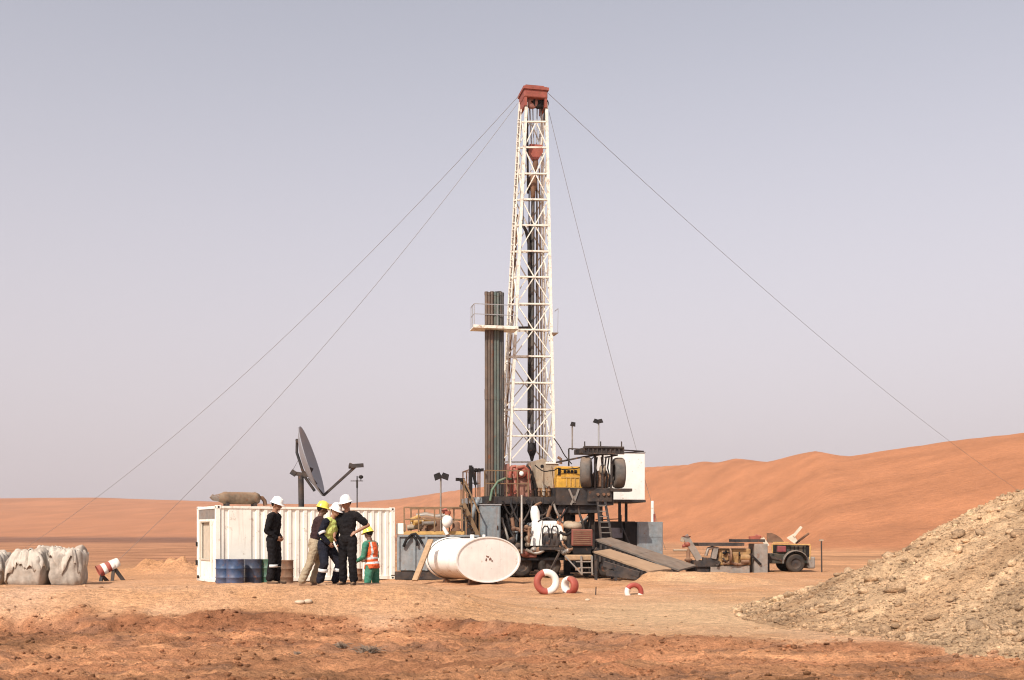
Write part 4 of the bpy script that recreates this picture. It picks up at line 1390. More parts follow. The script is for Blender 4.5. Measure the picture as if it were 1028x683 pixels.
t = thing('yellow_engine_skid', 'dusty yellow engine on a low skid under a dark plank roof', 'engine', V(J(735, 0).x, YJ, 0), 0, None, True)
m = MB(); m.bx(J(713, 0).x, J(752, 0).x, YJ - .1, YJ + 1.4, .0, J(0, 568).z); m.build('skid', steel, t)
m = MB(); m.rbox(J(721, 0).x, J(754, 0).x, YJ, YJ + 1.2, J(0, 567.7).z, J(0, 551).z, .06); m.rbox(J(724, 0).x, J(731, 0).x, YJ - .12, YJ + .05, J(0, 563).z, J(0, 553).z, .04); m.rbox(J(734, 0).x, J(741, 0).x, YJ - .15, YJ + .05, J(0, 566).z, J(0, 554.5).z, .04); m.cyl(J(743, 560, -.1), J(752, 560, -.1), .13, n=14); m.build('engine_block', M('ochre_engine_paint', (.30, .175, .065), .65, var=.5, dust=.25, rust=.5), t)
m = MB(); m.cyl(J(732, 558, -.18), J(733.5, 558, -.18), .3, n=16); m.tube([J(726, 566, -.12), J(733, 565, -.18), J(742, 567, -.15), J(750, 565, -.12)], .06); m.cyl(J(744, 564, -.16), J(752, 564, -.16), .08); m.build('fan_belt_guard', ruststeel, t)
m = MB(); m.tube([J(708.5, 558, -.1), J(711, 551, -.1), J(716, 549.5, -.1)], .07); m.bar(J(716, 561, 0), J(718.5, 549, 0), .2, .3); m.build('bracket', steel, t)
m = MB(); m.bx(J(700.5, 0).x, J(746, 0).x, YJ - .25, YJ + 1.3, J(0, 548.2).z, J(0, 545).z); m.bx(J(738, 0).x, J(767, 0).x, YJ - .2, YJ + 1.3, J(0, 544.4).z, J(0, 541.5).z); m.build('roof_plank', greydark, t)
m = MB(); m.bar(J(752, 540.5), J(763, 540), .16); m.tube([J(757, 540.5), J(759, 537.5), J(764, 539)], .05); m.build('red_fitting', redpaint, t)
m = MB(); m.rbox(J(756.5, 0).x, J(770, 0).x, YJ - .15, YJ + 1, .0, J(0, 546).z, .02); m.build('side_cabinet', steel, t)
m = MB(); m.bar(J(753, 556, -.2), J(764, 567, -.2), .08); m.build('prop', blacksteel, t)

YT = 46.0
def K(px, py, d=0.0): return W(px, py, YT + d)
t = thing('compressor_trailer', 'dark green wheeled compressor trailer with a yellow tube frame on top', 'trailer', V(K(793, 0).x, YT, 0), 0, None, True)
body = M('dark_green_paint', (.028, .036, .033), .65, var=.4, dust=.10, rust=.15)
m = MB(); m.rbox(K(773, 0).x, K(813, 0).x, YT, YT + 1.6, K(0, 566).z, K(0, 556).z, .04); m.rbox(K(784, 0).x, K(812, 0).x, YT + .05, YT + 1.5, K(0, 556.2).z, K(0, 546.5).z, .05); m.build('body', body, t)
for d in (-.12, 1.6):
    tyre(t, V(K(797.5, 0).x, YT + d, .40), .385, .26, (0.05, -1, 0), mats=rubberdark)
m = MB(); vs = []
for k in range(13):
    a_ = math.pi * k / 12
    vs.append((K(797.5, 0).x - .52 * math.cos(a_), .40 + .52 * math.sin(a_)))
for k in range(12):
    (x0, z0), (x1, z1) = vs[k], vs[k + 1]
    m.add([(x0, YT - .30, z0), (x1, YT - .30, z1), (x1, YT + .05, z1), (x0, YT + .05, z0), (x0 * 1, YT - .30, z0 + .03), (x1, YT - .30, z1 + .03), (x1, YT + .05, z1 + .03), (x0, YT + .05, z0 + .03)], [(3, 2, 1, 0), (4, 5, 6, 7), (0, 1, 5, 4), (2, 3, 7, 6)])
m.build('fender', steel, t)
m = MB()
for p_, q_ in (((775, 546.5), (813.5, 547)), ((775, 546.5), (775.5, 555)), ((813.5, 547), (813, 562)), ((776, 544.8), (792, 544.8))): m.tube([K(*p_, -.1), K(*q_, -.1)], .026, 8)
m.build('tube_frame', yellowdull, t)
m = MB(); m.rbox(K(780, 0).x, K(789, 0).x, YT - .08, YT + .1, K(0, 554.5).z, K(0, 548).z, .04); m.build('red_motor', M('dark_red_motor', (.19, .035, .045), .6, dust=.12), t)
m = MB()
for px in (793, 797, 801, 806): m.bx(K(px, 0).x, K(px + 1.4, 0).x, YT + .03, YT + .055, K(0, 555).z, K(0, 548.5).z)
m.bx(K(809, 0).x, K(812, 0).x, YT - .05, YT + .02, K(0, 562).z, K(0, 548).z)
m.build('vent', blacksteel, t)
m = MB(); m.rbox(K(811, 0).x, K(818, 0).x, YT - .1, YT + .9, K(0, 571).z, K(0, 559).z, .06); m.build('rear_box', steel, t)
m = MB(); m.bx(K(770, 0).x, K(772, 0).x, YT - .1, YT, 0, K(0, 556).z); m.bar(K(771, 559), K(785, 562), .1); m.build('front_stand', greydark, t)
m = MB()
for k in range(10):
    a_ = math.pi * .62 * k / 9
    x0 = K(772.5, 0).x + .0
arc = [(K(772.8, 0).x, K(0, 545).z), (K(772.8, 0).x, K(0, 535.3).z), (K(777, 0).x, K(0, 535).z), (K(782, 0).x, K(0, 537).z), (K(787, 0).x, K(0, 540.5).z), (K(790.5, 0).x, K(0, 545).z)]
m.prism(arc, YT + .5, YT + .56)
m.build('mesh_guard', ruststeel, t)
def lone(name, fn, mat, label, cat, org):
    m = MB(); fn(m); return tag(m.build(name, mat, None, tuple(org)), label, cat)
def f1(m):
    m.add([K(763, 541), K(767, 539.5), K(772.5, 547.5), K(769, 549), K(763, 541, .1), K(767, 539.5, .1), K(772.5, 547.5, .1), K(769, 549, .1)], [(3, 2, 1, 0), (4, 5, 6, 7), (0, 1, 5, 4), (1, 2, 6, 5), (2, 3, 7, 6), (3, 0, 4, 7)])
lone('metal_sheet', f1, M('dusty_white_sheet', (.58, .52, .42), .7, dust=.15), 'small white metal sheet propped between engine and compressor trailer', 'metal sheet', K(768, 548))
def f2(m):
    m.bar(K(796.5, 538.5, .2), K(804.5, 529, .2), .10, .1)
    m.add([K(789.5, 540, .2), K(796.5, 536, .2), K(800.5, 543, .2), K(797.5, 546, .2), K(789.5, 540, .32), K(796.5, 536, .32), K(800.5, 543, .32), K(797.5, 546, .32)], [(3, 2, 1, 0), (4, 5, 6, 7), (0, 1, 5, 4), (1, 2, 6, 5), (2, 3, 7, 6), (3, 0, 4, 7)])
lone('scrap_bracket', f2, M('dusty_cream_steel', (.60, .53, .42), .7, dust=.12), 'cream bracket with a long arm sticking up from the compressor trailer', 'bracket', K(797, 546))
def f3(m): m.tube([K(799, 545.5, .5), K(812, 535.5, .5)], .05, 8)
lone('rusty_pipe', f3, ruststeel, 'thin rusty pipe leaning out of the compressor trailer', 'pipe', K(799, 545, .5))
t = thing('marker_stake', 'thin marker stake with a pale top right of the compressor trailer', 'stake', V(K(825, 0).x, YT, gz(K(825, 0).x, YT)), 0, None, True)
m = MB(); m.tube([V(K(825, 0).x, YT, -.05), K(824.6, 543)], .03, 6); m.build('post', greydark, t)
m = MB(); m.box(K(824.5, 542.5), (.16, .06, .07)); m.build('top_plate', beige, t)

# ------------------------------------------------------------------ pipes, hoses and gear hung about the machines
subs = [o for o in COL.objects if o.name == 'rig_substructure'][0]
pump = [o for o in COL.objects if o.name == 'pump_trailer'][0]
skid_ = [o for o in COL.objects if o.name == 'yellow_engine_skid'][0]
mudt = [o for o in COL.objects if o.name == 'mud_tank'][0]
draw = [o for o in COL.objects if o.name == 'drawworks'][0]
trl = [o for o in COL.objects if o.name == 'rig_trailer'][0]
def loop(p, q, sag, r, par, mat, name, fn, v, wob=.12, n=9):
    a, b_ = fn(*p, v), fn(*q, v)
    pts = []
    for k in range(n):
        f = k / (n - 1)
        c = a.lerp(b_, f); c.z -= sag * 4 * f * (1 - f)
        c += V(0, wob * math.sin(f * 5 + p[0]), wob * .3 * math.sin(f * 9 + p[1])) * (4 * f * (1 - f))
        pts.append(c)
    m = MB(); m.tube(pts, r, 7); m.build(name, mat, par)
mats_ = [greydark, blacksteel, ruststeel, steel, beige, railbrown, greypaint]
R2 = random.Random(11)
for p, q, sag, r, mt_ in (((505, 503), (520, 504), .5, .035, blacksteel), ((512, 504), (535, 503), .8, .04, greydark), ((528, 502), (556, 504), .55, .035, greydark), ((540, 505), (571, 506), .7, .045, blacksteel), ((556, 506), (566, 524), .2, .05, steel), ((580, 506), (588, 540), .1, .05, greydark), ((560, 522), (590, 519), .25, .04, steel), ((504, 520), (512, 548), .05, .05, steel), ((508, 516), (519, 546), .1, .04, greydark)):
    loop(p, q, sag, r, subs, mt_, 'hose', RL, -.12)
for k in range(9):
    px, py = R2.uniform(508, 560), R2.uniform(519, 548)
    h = R2.uniform(5, 14)
    m = MB(); m.cyl(RL(px, py + h, .15), RL(px + R2.uniform(-2, 2), py, .15), R2.uniform(.05, .12), n=10); m.ell(RL(px, py, .15), (.12, .12, .1))
    m.build('valve_stem', R2.choice([steel, ruststeel, greypaint, greydark]), subs)
for px, w_, h_, mt_ in ((506, 5, 18, greydark), (513, 6, 12, steel), (570, 8, 22, greydark), (579, 5, 26, blacksteel)):
    a, b_ = RL(px, 550, .35), RL(px + w_, 550 - h_, .35)
    m = MB(); m.rbox(a.x, b_.x, .35, .9, .3, b_.z, .03); m.build('equipment_box', mt_, subs)
# cables and fittings over the floor
for p, q, sag, mt_ in (((560, 470), (597, 458), .25, blacksteel), ((556, 440), (574, 466), .05, greydark), ((537, 467), (560, 470), .2, blacksteel), ((586, 489), (613, 488), .12, greydark)):
    loop(p, q, sag, .022, trl, mt_, 'cable', RL, -.02)
for px in (541, 546, 551, 556):
    m = MB(); p = RL(px, 498, .5); m.cyl(p, p + V(0, 0, R2.uniform(.25, .6)), .045, n=8); m.ell(p + V(0, 0, .2), (.08, .08, .06)); m.build('grease_fitting', R2.choice([ruststeel, yellow, steel]), draw)
for p, q in (((545, 470), (545, 497)), ((553, 468), (556, 496))):
    m = MB(); m.tube([RL(*p, .52), RL(*q, .52)], .035, 7); m.build('pipe', R2.choice([ruststeel, beige]), draw)
m = MB(); a, b_ = RL(566, 489, .07), RL(583, 479.5, .07)
for k in range(4):
    u = a.x + .1 + k * (b_.x - a.x) / 4; m.bx(u, u + .03, .075, .098, a.z + .03, b_.z - .02)
m.bx(a.x - .1, b_.x + .1, .075, .098, b_.z - .02, b_.z + .02)
m.build('hood_rib', yellowdull, trl)
m = MB(); m.tube([RL(563, 466, .4), RL(563, 461, .4), RL(560, 459, .4)], .06, 8); m.build('exhaust', ruststeel, trl)
for px in (599, 608, 611):
    m = MB(); m.tube([RL(px, 489, -.15), RL(px + 1, 478, -.18), RL(px - 1, 470, -.15), RL(px + .5, 459, -.2)], .03, 7); m.build('air_hose', blacksteel, trl)
# pump trailer plumbing
for p, q, sag, r, mt_ in (((528, 552), (546, 553), .1, .06, steel), ((531, 545), (531, 530), 0, .05, ruststeel), ((562, 534), (575, 533), .12, .05, blacksteel), ((566, 547), (575, 551), .1, .05, ruststeel), ((540, 524), (556, 522), -.1, .03, greydark), ((556, 550), (573, 552), .1, .04, steel), ((512, 549), (526, 552), .1, .05, railbrown)):
    loop(p, q, sag, r, pump, mt_, 'pipe', P, -.05, .05)
for px, py, r in ((536, 552, .1), (541, 553, .12), (566, 554, .11), (520, 549, .13), (514, 543, .12), (570, 553, .09)):
    m = MB(); m.lathe([(.02, -.12), (r, -.1), (r * 1.1, 0), (r, .1), (.02, .12)], P(px, py, .02), (R2.uniform(-.5, .5), -1, R2.uniform(-.4, .4)), 14); m.build('flange', R2.choice([ruststeel, steel, greydark]), pump)
# bolts and fins on the white pump
m = MB()
for k in range(5):
    x = P(546.5 + k * 2.7, 0).x; m.bx(x, x + .035, YP + .375, YP + .398, P(0, 535).z, P(0, 525.5).z)
m.build('pump_rib', white, pump)
# gear on the mud tank
for k in range(5):
    px = R2.uniform(411, 447); py = R2.uniform(521, 531)
    m = MB(); m.tube([Q(px, py, .9), Q(px + R2.uniform(5, 13), py + R2.uniform(-4, 4), 1.1)], R2.uniform(.05, .1), 8); m.build('pipe', R2.choice([beige, ruststeel, yellowdull, steel]), mudt)
for px in (424, 433, 456):
    m = MB(); m.lathe([(.18, 0), (.2, .25), (.14, .3), (.14, .5), (.05, .55)], V(Q(px, 0).x, YM + 1.3, zt_), (0, 0, 1), 14); m.build('agitator', R2.choice([ruststeel, yellowdull, greydark]), mudt)
# yellow engine skid details
for k in range(7):
    px = R2.uniform(722, 752); py = R2.uniform(553, 565)
    loop((px, py), (px + R2.uniform(-8, 8), py + R2.uniform(-4, 6)), .05, R2.uniform(.03, .06), skid_, R2.choice([blacksteel, ruststeel, steel, greydark]), 'pipe', J, -.2, .04)

# ------------------------------------------------------------------ white container
CO, CTH = Vector((-9.74, 36.07, 0.0)), R(30.5)
cc_, cs_ = math.cos(CTH), math.sin(CTH)
def CU(px, d=0.0):
    k = (px - CX) / FPX
    ox, oy = CO.x - d * cs_, CO.y + d * cc_
    return (k * oy - ox) / (cc_ - k * cs_)
def CZ(px, py, d=0.0):
    u = CU(px, d)
    y = CO.y + d * cc_ + u * cs_
    return ZC - (py - HY) * y / FPX
CL, CWD, CH = CU(396.5), 2.44, 2.575
def cw(u, v, z): return Vector((CO.x + u * cc_ - v * cs_, CO.y + u * cs_ + v * cc_, CO.z + z))
t = thing('shipping_container', 'cream white corrugated site container with drums and men in front', 'container', CO, CTH)
def corr(u0, u1, flat=None, pitch=.278, depth=.036):
    """trapezoid profile along u: list of (u, y)"""
    pts = []; u = u0
    while u < u1 - .01:
        for du, y in ((0, 0.), (.10, 0.), (.135, depth), (.243, depth)):
            if u + du < u1: pts.append((u + du, y))
        u += pitch
    pts.append((u1, 0.))
    return pts
m = MB()
fl0, fl1 = CU(231), CU(249.5)
for u0, u1 in ((.16, fl0), (fl1, CL - .14)):
    pr = corr(u0, u1)
    vs = [(a, .03 + y, .14) for a, y in pr] + [(a, .03 + y, CH - .1) for a, y in pr]
    n = len(pr)
    m.add(vs, [(i, i + 1, i + 1 + n, i + n) for i in range(n - 1)])
m.bx(fl0, fl1, .03, .05, .14, CH - .1)
m.build('side_wall', cream, t)
m = MB()
pr = corr(.16, CL - .14); n = len(pr)
m.add([(a, CWD - .03 - y, .14) for a, y in pr] + [(a, CWD - .03 - y, CH - .1) for a, y in pr], [(i + 1, i, i + n, i + 1 + n) for i in range(n - 1)])
m.build('side_wall', cream, t)
m = MB()
pr = corr(.16, CWD - .14); n = len(pr)
m.add([(CL - .03 - y, a, .14) for a, y in pr] + [(CL - .03 - y, a, CH - .1) for a, y in pr], [(i, i + 1, i + 1 + n, i + n) for i in range(n - 1)])
m.build('end_wall', cream, t)
m = MB()
for u0 in (0., CL - .14):
    for v0 in (0., CWD - .16):
        m = MB(); m.bx(u0, u0 + .14, v0, v0 + .16, .165, CH - .12); m.build('corner_post', cream, t)
m = MB()
for v0 in (.002, CWD - .10):
    m.bx(.141, CL - .141, v0, v0 + .1, .02, .14); m.bx(.141, CL - .141, v0 + .005, v0 + .075, CH - .1, CH - .02)
for u0 in (.002, CL - .10):
    m.bx(u0, u0 + .1, .161, CWD - .161, .02, .14); m.bx(u0, u0 + .1, .161, CWD - .161, CH - .11, CH - .02)
m.build('frame_rail', cream, t)
m = MB(); m.bx(.1, CL - .1, .08, CWD - .08, CH - .06, CH - .03); m.build('roof', cream, t)
m = MB(); m.bx(.1, CL - .1, .1, CWD - .1, .05, .13); m.build('floor', greydark, t)
for u0 in (-.004, CL - .174):
    for v0 in (-.004, CWD - .158):
        for z0 in (0., CH - .119):
            m = MB(); m.rbox(u0, u0 + .178, v0, v0 + .162, z0, z0 + .118, .012); c = m.build('corner_casting', cream, t)
            m = MB()
            m.cyl((u0 + .089, v0 - .002, z0 + .06), (u0 + .089, v0 + .004, z0 + .06), .035, n=10); m.cyl((u0 - .002, v0 + .08, z0 + .06), (u0 + .004, v0 + .08, z0 + .06), .035, n=10)
            m.build('casting_hole', blacksteel, c)
# left end: panel with a window hole
m = MB()
wv0, wv1, wz0, wz1 = .85, 1.95, .78, 2.02
for v0, v1, z0, z1 in ((.16, wv0, .14, 2.13), (wv1, CWD - .16, .14, 2.13), (wv0, wv1, .14, wz0), (wv0, wv1, wz1, 2.13)): m.bx(.03, .06, v0, v1, z0, z1)
endp = m.build('end_panel', cream, t)
m = MB(); m.bx(.025, .055, .16, CWD - .16, 2.133, CH - .111); m.build('grey_top_strip', steel, t)  # grey strip across the top of the left end
m = MB(); m.bx(.10, .12, wv0 - .02, wv1 + .02, wz0 - .02, wz1 + .02); m.build('window_blind', blind, t)
m = MB()
m.bx(.0, .065, wv0 - .05, wv0 - .002, wz0 - .05, wz1 + .05); m.bx(.0, .065, wv1 + .002, wv1 + .05, wz0 - .05, wz1 + .05)
m.bx(.001, .064, wv0, wv1, wz0 - .05, wz0 - .002); m.bx(.001, .064, wv0, wv1, wz1 + .002, wz1 + .05)
m.build('window_frame', blind, t)
m = MB()
for v in (.55, 2.05): m.tube([(-.02, v, .2), (-.02, v, 2.08)], .02, 8)
m.build('lock_rod', cream, t)
m = MB(); m.bx(-.06, -.01, 2.30, 2.40, .55, .72); m.bx(-.05, -.01, 2.32, 2.40, 1.2, 1.35); m.bx(-.06, -.01, 2.1, 2.2, .1, .2); m.build('hinge', blacksteel, t)

# drums
def drum(px, d, mat, label, h=.88, r=.29, lidmat=None, top=None):
    p = cw(CU(px, d), d, 0)
    z0 = gz(p.x, p.y)
    if top: z0 = min(z0, W(px, top, p.y).z - h)
    t = thing('oil_drum', label, 'drum', V(p.x, p.y, z0), rng.uniform(0, 6), 'oil drums standing along the container')
    m = MB()
    prof = [(.0, .0), (r * .95, 0), (r, .01), (r, .02), (r * .97, .035), (r * .97, h * .31), (r * 1.01, h * .325), (r * 1.01, h * .345), (r * .97, h * .36), (r * .97, h * .64), (r * 1.01, h * .655), (r * 1.01, h * .675), (r * .97, h * .69), (r * .97, h - .03), (r, h - .015), (r, h), (r * .95, h), (r * .94, h - .02)]
    m.lathe(prof, (0, 0, 0), (0, 0, 1), 28); m.build('drum_body', mat, t)
    m = MB(); m.lathe([(r * .945, h - .018), (0, h - .018)], (0, 0, 0), (0, 0, 1), 28); lid = m.build('lid', lidmat or mat, t)
    m = MB(); m.cyl((r * .6, 0, h - .02), (r * .6, 0, h), .035, n=10); m.build('bung', steel, lid)
drum(225.5, -.75, drumblue, 'blue oil drum at the end of the row by the container corner', top=561.5)
drum(236.0, -1.15, drumblue, 'blue oil drum, second from the container corner, standing forward', top=561.5)
drum(254.0, -.80, drumnavy, 'dark navy oil drum with rust stains, between blue and green', top=561.5)
drum(269.5, -.75, drumgreen, 'green oil drum half hidden behind the man in coveralls', .86, top=561.5)
drum(286.5, -.85, drumbrown, 'rusty brown oil drum, the only brown one in the row', .84, .27, top=562.5)
drum(357.5, -.9, drumbrown, 'small rusty drum behind the legs of the tall man', .55, .22, top=571)

# things on the container roof
zr_ = CH - .03
t = thing('rusty_silencer', 'rusty cylinder with a tapered snout lying on the container roof', 'cylinder', cw(CU(242, .8), .8, zr_), CTH)
s_ = 1 / 28.6
m = MB()
c = V(0, 0, .30)
m.lathe([(.0, -.82), (.12, -.8), (.17, -.66), (.205, -.60), (.215, -.5), (.205, -.46), (.21, 0), (.205, .42), (.215, .48), (.205, .52), (.16, .62), (.0, .64)], c, (1, 0, 0), 22)
m.build('cylinder_body', M('rusty_dusty_cylinder', (.17, .125, .085), .8, var=.45, scale=7, dust=.15, rust=.45), t)
m = MB(); m.tube([c + V(-.72, 0, 0), c + V(-.95, 0, .0), c + V(-1.02, 0, .06)], [.14, .10, .08], 12); m.build('snout', steel, t)
m = MB(); m.tube([c + V(.6, 0, .03), c + V(.74, 0, .02), c + V(.82, 0, -.08), c + V(.85, 0, -.24)], .07, 10); m.build('outlet_pipe', ruststeel, t)
for x in (-.5, .45):
    m = MB(); m.bx(x - .05, x + .05, -.2, .2, 0, .14); m.build('foot', greydark, t)

bp_ = cw(CU(302.5, 1.25), 1.25, zr_); YD = bp_.y
def D(px, py, d=0.0): return W(px, py, YD + d)
t = thing('satellite_dish', 'large grey satellite dish tilted edge on above the container roof', 'satellite dish', bp_, 0, None, True)
m = MB(); m.tube([bp_, D(302, 477.5)], .10, 12); m.bx(bp_.x - .3, bp_.x + .3, bp_.y - .3, bp_.y + .3, bp_.z, bp_.z + .04); m.build('post', greydark, t)
m = MB(); m.bar(D(293, 475), D(310, 477.5), .13, .14); m.bar(D(292.5, 473.5), D(297, 476.5), .18); m.bar(D(309, 478), D(313, 470, .05), .12); m.build('mount', greydark, t)
nrm = V(.945, .03, .31).normalized()
cen = D(313.3, 463)
up_ = V(-.32, 0, .947); up_ = (up_ - nrm * up_.dot(nrm)).normalized()
Rd = 36.8 * YD / FPX
m = MB()
pf = [(Rd * f, .30 * f * f - .30) for f in (0, .15, .3, .45, .6, .75, .88, .96, 1.0)]
pf2 = [(Rd * f, .30 * f * f - .335) for f in (1.0, .96, .8, .6, .4, .2, 0)]
m.lathe(pf + [(Rd * 1.012, .0), (Rd * 1.012, -.04)] + pf2, cen, nrm, 48, 0, .98, up_)
m.build('reflector', dishmat, t)
m = MB()
bk = cen - nrm * .36
m.tube([bk + up_ * Rd * .7 + nrm * .1, bk + up_ * Rd * .35 - nrm * .06, bk - up_ * Rd * .35 - nrm * .06, bk - up_ * Rd * .8 + nrm * .12], .05, 8)
m.bar(bk - up_ * Rd * .2 - nrm * .05, D(308, 477), .10); m.cyl(bk + up_ * Rd * .68 + nrm * .12, bk + up_ * Rd * .58 + nrm * .1, .09)
m.build('back_frame', greydark, t)
m = MB(); pl = D(325, 497.5, -.1); ph = D(357, 468.5, -.55)
m.bar(pl, ph, .075, .075); m.build('feed_arm', greydark, t)
m = MB(); m.bar(D(310, 480), pl, .07); m.bar(D(311, 477), D(318, 486, -.05), .05); m.bar(D(294, 472), D(305, 452, .1), .012); m.build('strut', greydark, t)
m = MB(); m.box(ph + V(.06, 0, .03), (.42, .16, .13), Matrix.Rotation(R(-4), 3, 'Y')); m.cyl(ph + V(-.05, 0, .0), ph + V(-.22, .02, .03), .07, .11); m.build('feed_horn', greydark, t)

q = cw(CU(358.5, 1.6), 1.6, zr_)
t = thing('wind_sensor', 'thin wind sensor mast with a crossbar and cup on the container roof', 'wind sensor', q, 0, None, True)
m = MB(); m.tube([q, W(358.5, 478, q.y)], .022, 8); m.tube([W(358.5, 490, q.y), W(358.5, 482, q.y)], .035, 8); m.build('pole', greydark, t)
m = MB(); m.bar(W(352, 483, q.y), W(364.5, 483, q.y), .03); m.build('cross_arm', greydark, t)
m = MB(); m.ell(W(362.3, 479, q.y), (.09, .09, .07)); m.tube([W(362.3, 483, q.y), W(362.3, 479, q.y)], .015); m.build('sensor_cup', blacksteel, t)

# ------------------------------------------------------------------ sacks at the left
def sack(px0, px1, ytop, Y, depth, label, rotz, seed, dz=0.0):
    x0, x1 = (px0 - CX) * Y / FPX, (px1 - CX) * Y / FPX
    w = (x1 - x0); cxm = (x0 + x1) / 2
    z0 = gz(cxm, Y)
    h = W(0, ytop, Y).z - z0
    t = thing('bulk_sack', label, 'sack', V(cxm, Y + depth / 2, z0), rotz, 'bulk sacks on the sand')
    # rounded cube with creases
    n = 22; vs = []; fs = []; index = {}
    def vid(p):
        k = tuple(np.round(p, 5))
        if k not in index:
            index[k] = len(vs); vs.append(p)
        return index[k]
    for ax_ in range(3):
        for sg in (-1, 1):
            for i in range(n):
                for j in range(n):
                    cs = []
                    for a, b in ((i, j), (i + 1, j), (i + 1, j + 1), (i, j + 1)):
                        p = [0, 0, 0]; p[ax_] = sg; p[(ax_ + 1) % 3] = -1 + 2 * a / n; p[(ax_ + 2) % 3] = -1 + 2 * b / n
                        cs.append(vid(tuple(p)))
                    fs.append(cs if sg > 0 else cs[::-1])
    A = np.array(vs)
    nrm_ = (np.abs(A) ** 9).sum(1) ** (1 / 9.)
    B_ = A / nrm_[:, None]
    bul = .93 + .06 * (1 - A[:, 2] ** 2)
    X = B_[:, 0] * w / 2 * bul; Yv = B_[:, 1] * depth / 2 * bul; Z = (B_[:, 2] + 1) / 2 * h * .9
    top = np.clip(A[:, 2], 0, 1)
    nn = np.array([[mnoise.noise(V(x * 2.3 + seed, y * 2.3, z * 2.3)), mnoise.noise(V(x * 4.5 + seed, y * 4.5, z * 2.2 + 9)), mnoise.noise(V(x * 1.4 - seed, y * 1.4, 5))] for x, y, z in zip(X, Yv, Z)])
    f = 1 - .18 * top * np.abs(nn[:, 2]) * 2
    cre = np.abs(nn[:, 1]) * .07 - .02
    X = X * f + cre * np.sign(X) + .03 * nn[:, 0]; Yv = Yv * f - cre * np.sign(-Yv) + .03 * nn[:, 0]
    Z = Z + top ** 2 * (.20 * nn[:, 0] + .16 * nn[:, 2]) * h + .02 * nn[:, 1]
    Z = np.where(A[:, 2] < -.99, -.03, Z)
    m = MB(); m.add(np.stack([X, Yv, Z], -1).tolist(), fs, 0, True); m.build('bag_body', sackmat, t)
    # loose collar of cloth lying over the top
    m = MB(); k = 80; rows = 10; vv = []
    for r_ in range(rows):
        fr = r_ / (rows - 1)
        for i in range(k):
            a = 2 * math.pi * i / k
            nz = mnoise.noise(V(math.cos(a) * 1.6 + seed, math.sin(a) * 1.6, fr * .8))
            nz2 = mnoise.noise(V(math.cos(a) * 4 + seed, math.sin(a) * 4, fr * 2 + 3))
            sq = 1 / max(abs(math.cos(a)), abs(math.sin(a))) ** .7
            nz3 = abs(mnoise.noise(V(math.cos(a) * 7 + seed, math.sin(a) * 7, fr * 1.2 + 8)))
            rad = (.22 + .35 * fr + (.05 * nz2) - .07 * nz3 * fr) * sq
            zt = h * (.98 - max(0, fr - .45) ** 1.3 * (.75 + 1.5 * nz + .6 * nz3)) + .15 * nz2 * (1 - fr * .3) - .10 * nz3
            vv.append((rad * w * math.cos(a) * .95, rad * depth * math.sin(a) * .95, zt))
    ff = [(r_ * k + i, r_ * k + (i + 1) % k, (r_ + 1) * k + (i + 1) % k, (r_ + 1) * k + i) for r_ in range(rows - 1) for i in range(k)]
    m.add(vv, ff, 0, True)
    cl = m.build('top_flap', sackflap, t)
    so = cl.modifiers.new('solid', 'SOLIDIFY'); so.thickness = .015
sack(-38, 0.5, 554.5, 35.6, 1.15, 'dusty white bulk sack cut off by the picture edge', R(4), 3.1)
sack(3.5, 44, 553, 35.0, 1.15, 'wide dusty bulk sack in the middle of the front row of sacks', R(-6), 7.7)
sack(46, 79, 550.5, 35.1, 1.05, 'crumpled white bulk sack at the right end, nearest the striped barrel', R(9), 1.4)
sack(30, 57, 549.5, 36.6, 1.0, 'bulk sack standing in the second row behind the others', R(12), 5.2)

# striped barrel on a stand, anchor of one guy wire
YB = 38.0
c0, c1 = W(98.5, 574, YB), W(118.5, 564.5, YB + .35)
gb = gz(W(108, 0, YB).x, YB)
t = thing('striped_barrel', 'red and white striped barrel tilted on a dark stand', 'barrel', V(W(108, 0, YB).x, YB, gb), 0, None, True)
axb = (c1 - c0).normalized(); Lb = (c1 - c0).length
for i in range(5):
    m = MB(); a_, b2_ = Lb * i / 5, Lb * (i + 1) / 5
    rr = lambda l: .215 - .055 * l / Lb
    pr = [(rr(a_), a_), (rr(a_) * 1.0, a_), (rr(b2_), b2_)]
    if i == 0: pr = [(0, .02), (rr(0) * .93, .02), (rr(0), 0)] + pr
    if i == 4: pr = pr + [(rr(Lb) * .9, Lb + .03), (0, Lb + .05)]
    m.lathe(pr, c0, axb, 24); m.build('stripe', tyrered if i % 2 == 0 and i < 4 else tyrewhite, t)
    if i == 4: pass
for px, dpx in ((102, 0), (101, 5), (113.5, 0), (114.5, 8)):
    m = MB()
    f = (px - 98) / 20.
    p = c0.lerp(c1, f) - V(0, 0, .16)
    foot = V(W(px + dpx, 0, YB).x, YB + (0.25 if dpx else -.1), gb - .05)
    m.bar(p, foot, .10); m.build('leg', greydark, t)

# ------------------------------------------------------------------ people
skin = M('skin', (.30, .155, .095), .55, var=.12, dust=0)
skindark = M('dark_skin', (.14, .075, .05), .55, var=.12, dust=0)
hair = M('black_hair', (.015, .013, .012), .6, dust=0)
eyem = M('eye', (.02, .015, .012), .3, dust=0)
clo_black = M('black_coverall_cloth', (.009, .009, .011), .9, var=.3, dust=.012, bump=.3)
clo_navy = M('navy_coverall_cloth', (.011, .013, .022), .9, var=.3, dust=.015, bump=.3)
clo_brown = M('dark_maroon_cloth', (.035, .019, .021), .9, var=.3, dust=.012, bump=.3)
clo_khaki = M('khaki_cloth', (.33, .27, .185), .9, var=.2, dust=.15, bump=.3)
clo_green = M('green_coverall_cloth', (.03, .20, .13), .9, var=.25, dust=.08, bump=.3)
clo_lime = M('lime_cloth', (.62, .72, .20), .8, var=.15, dust=.05, bump=.2)
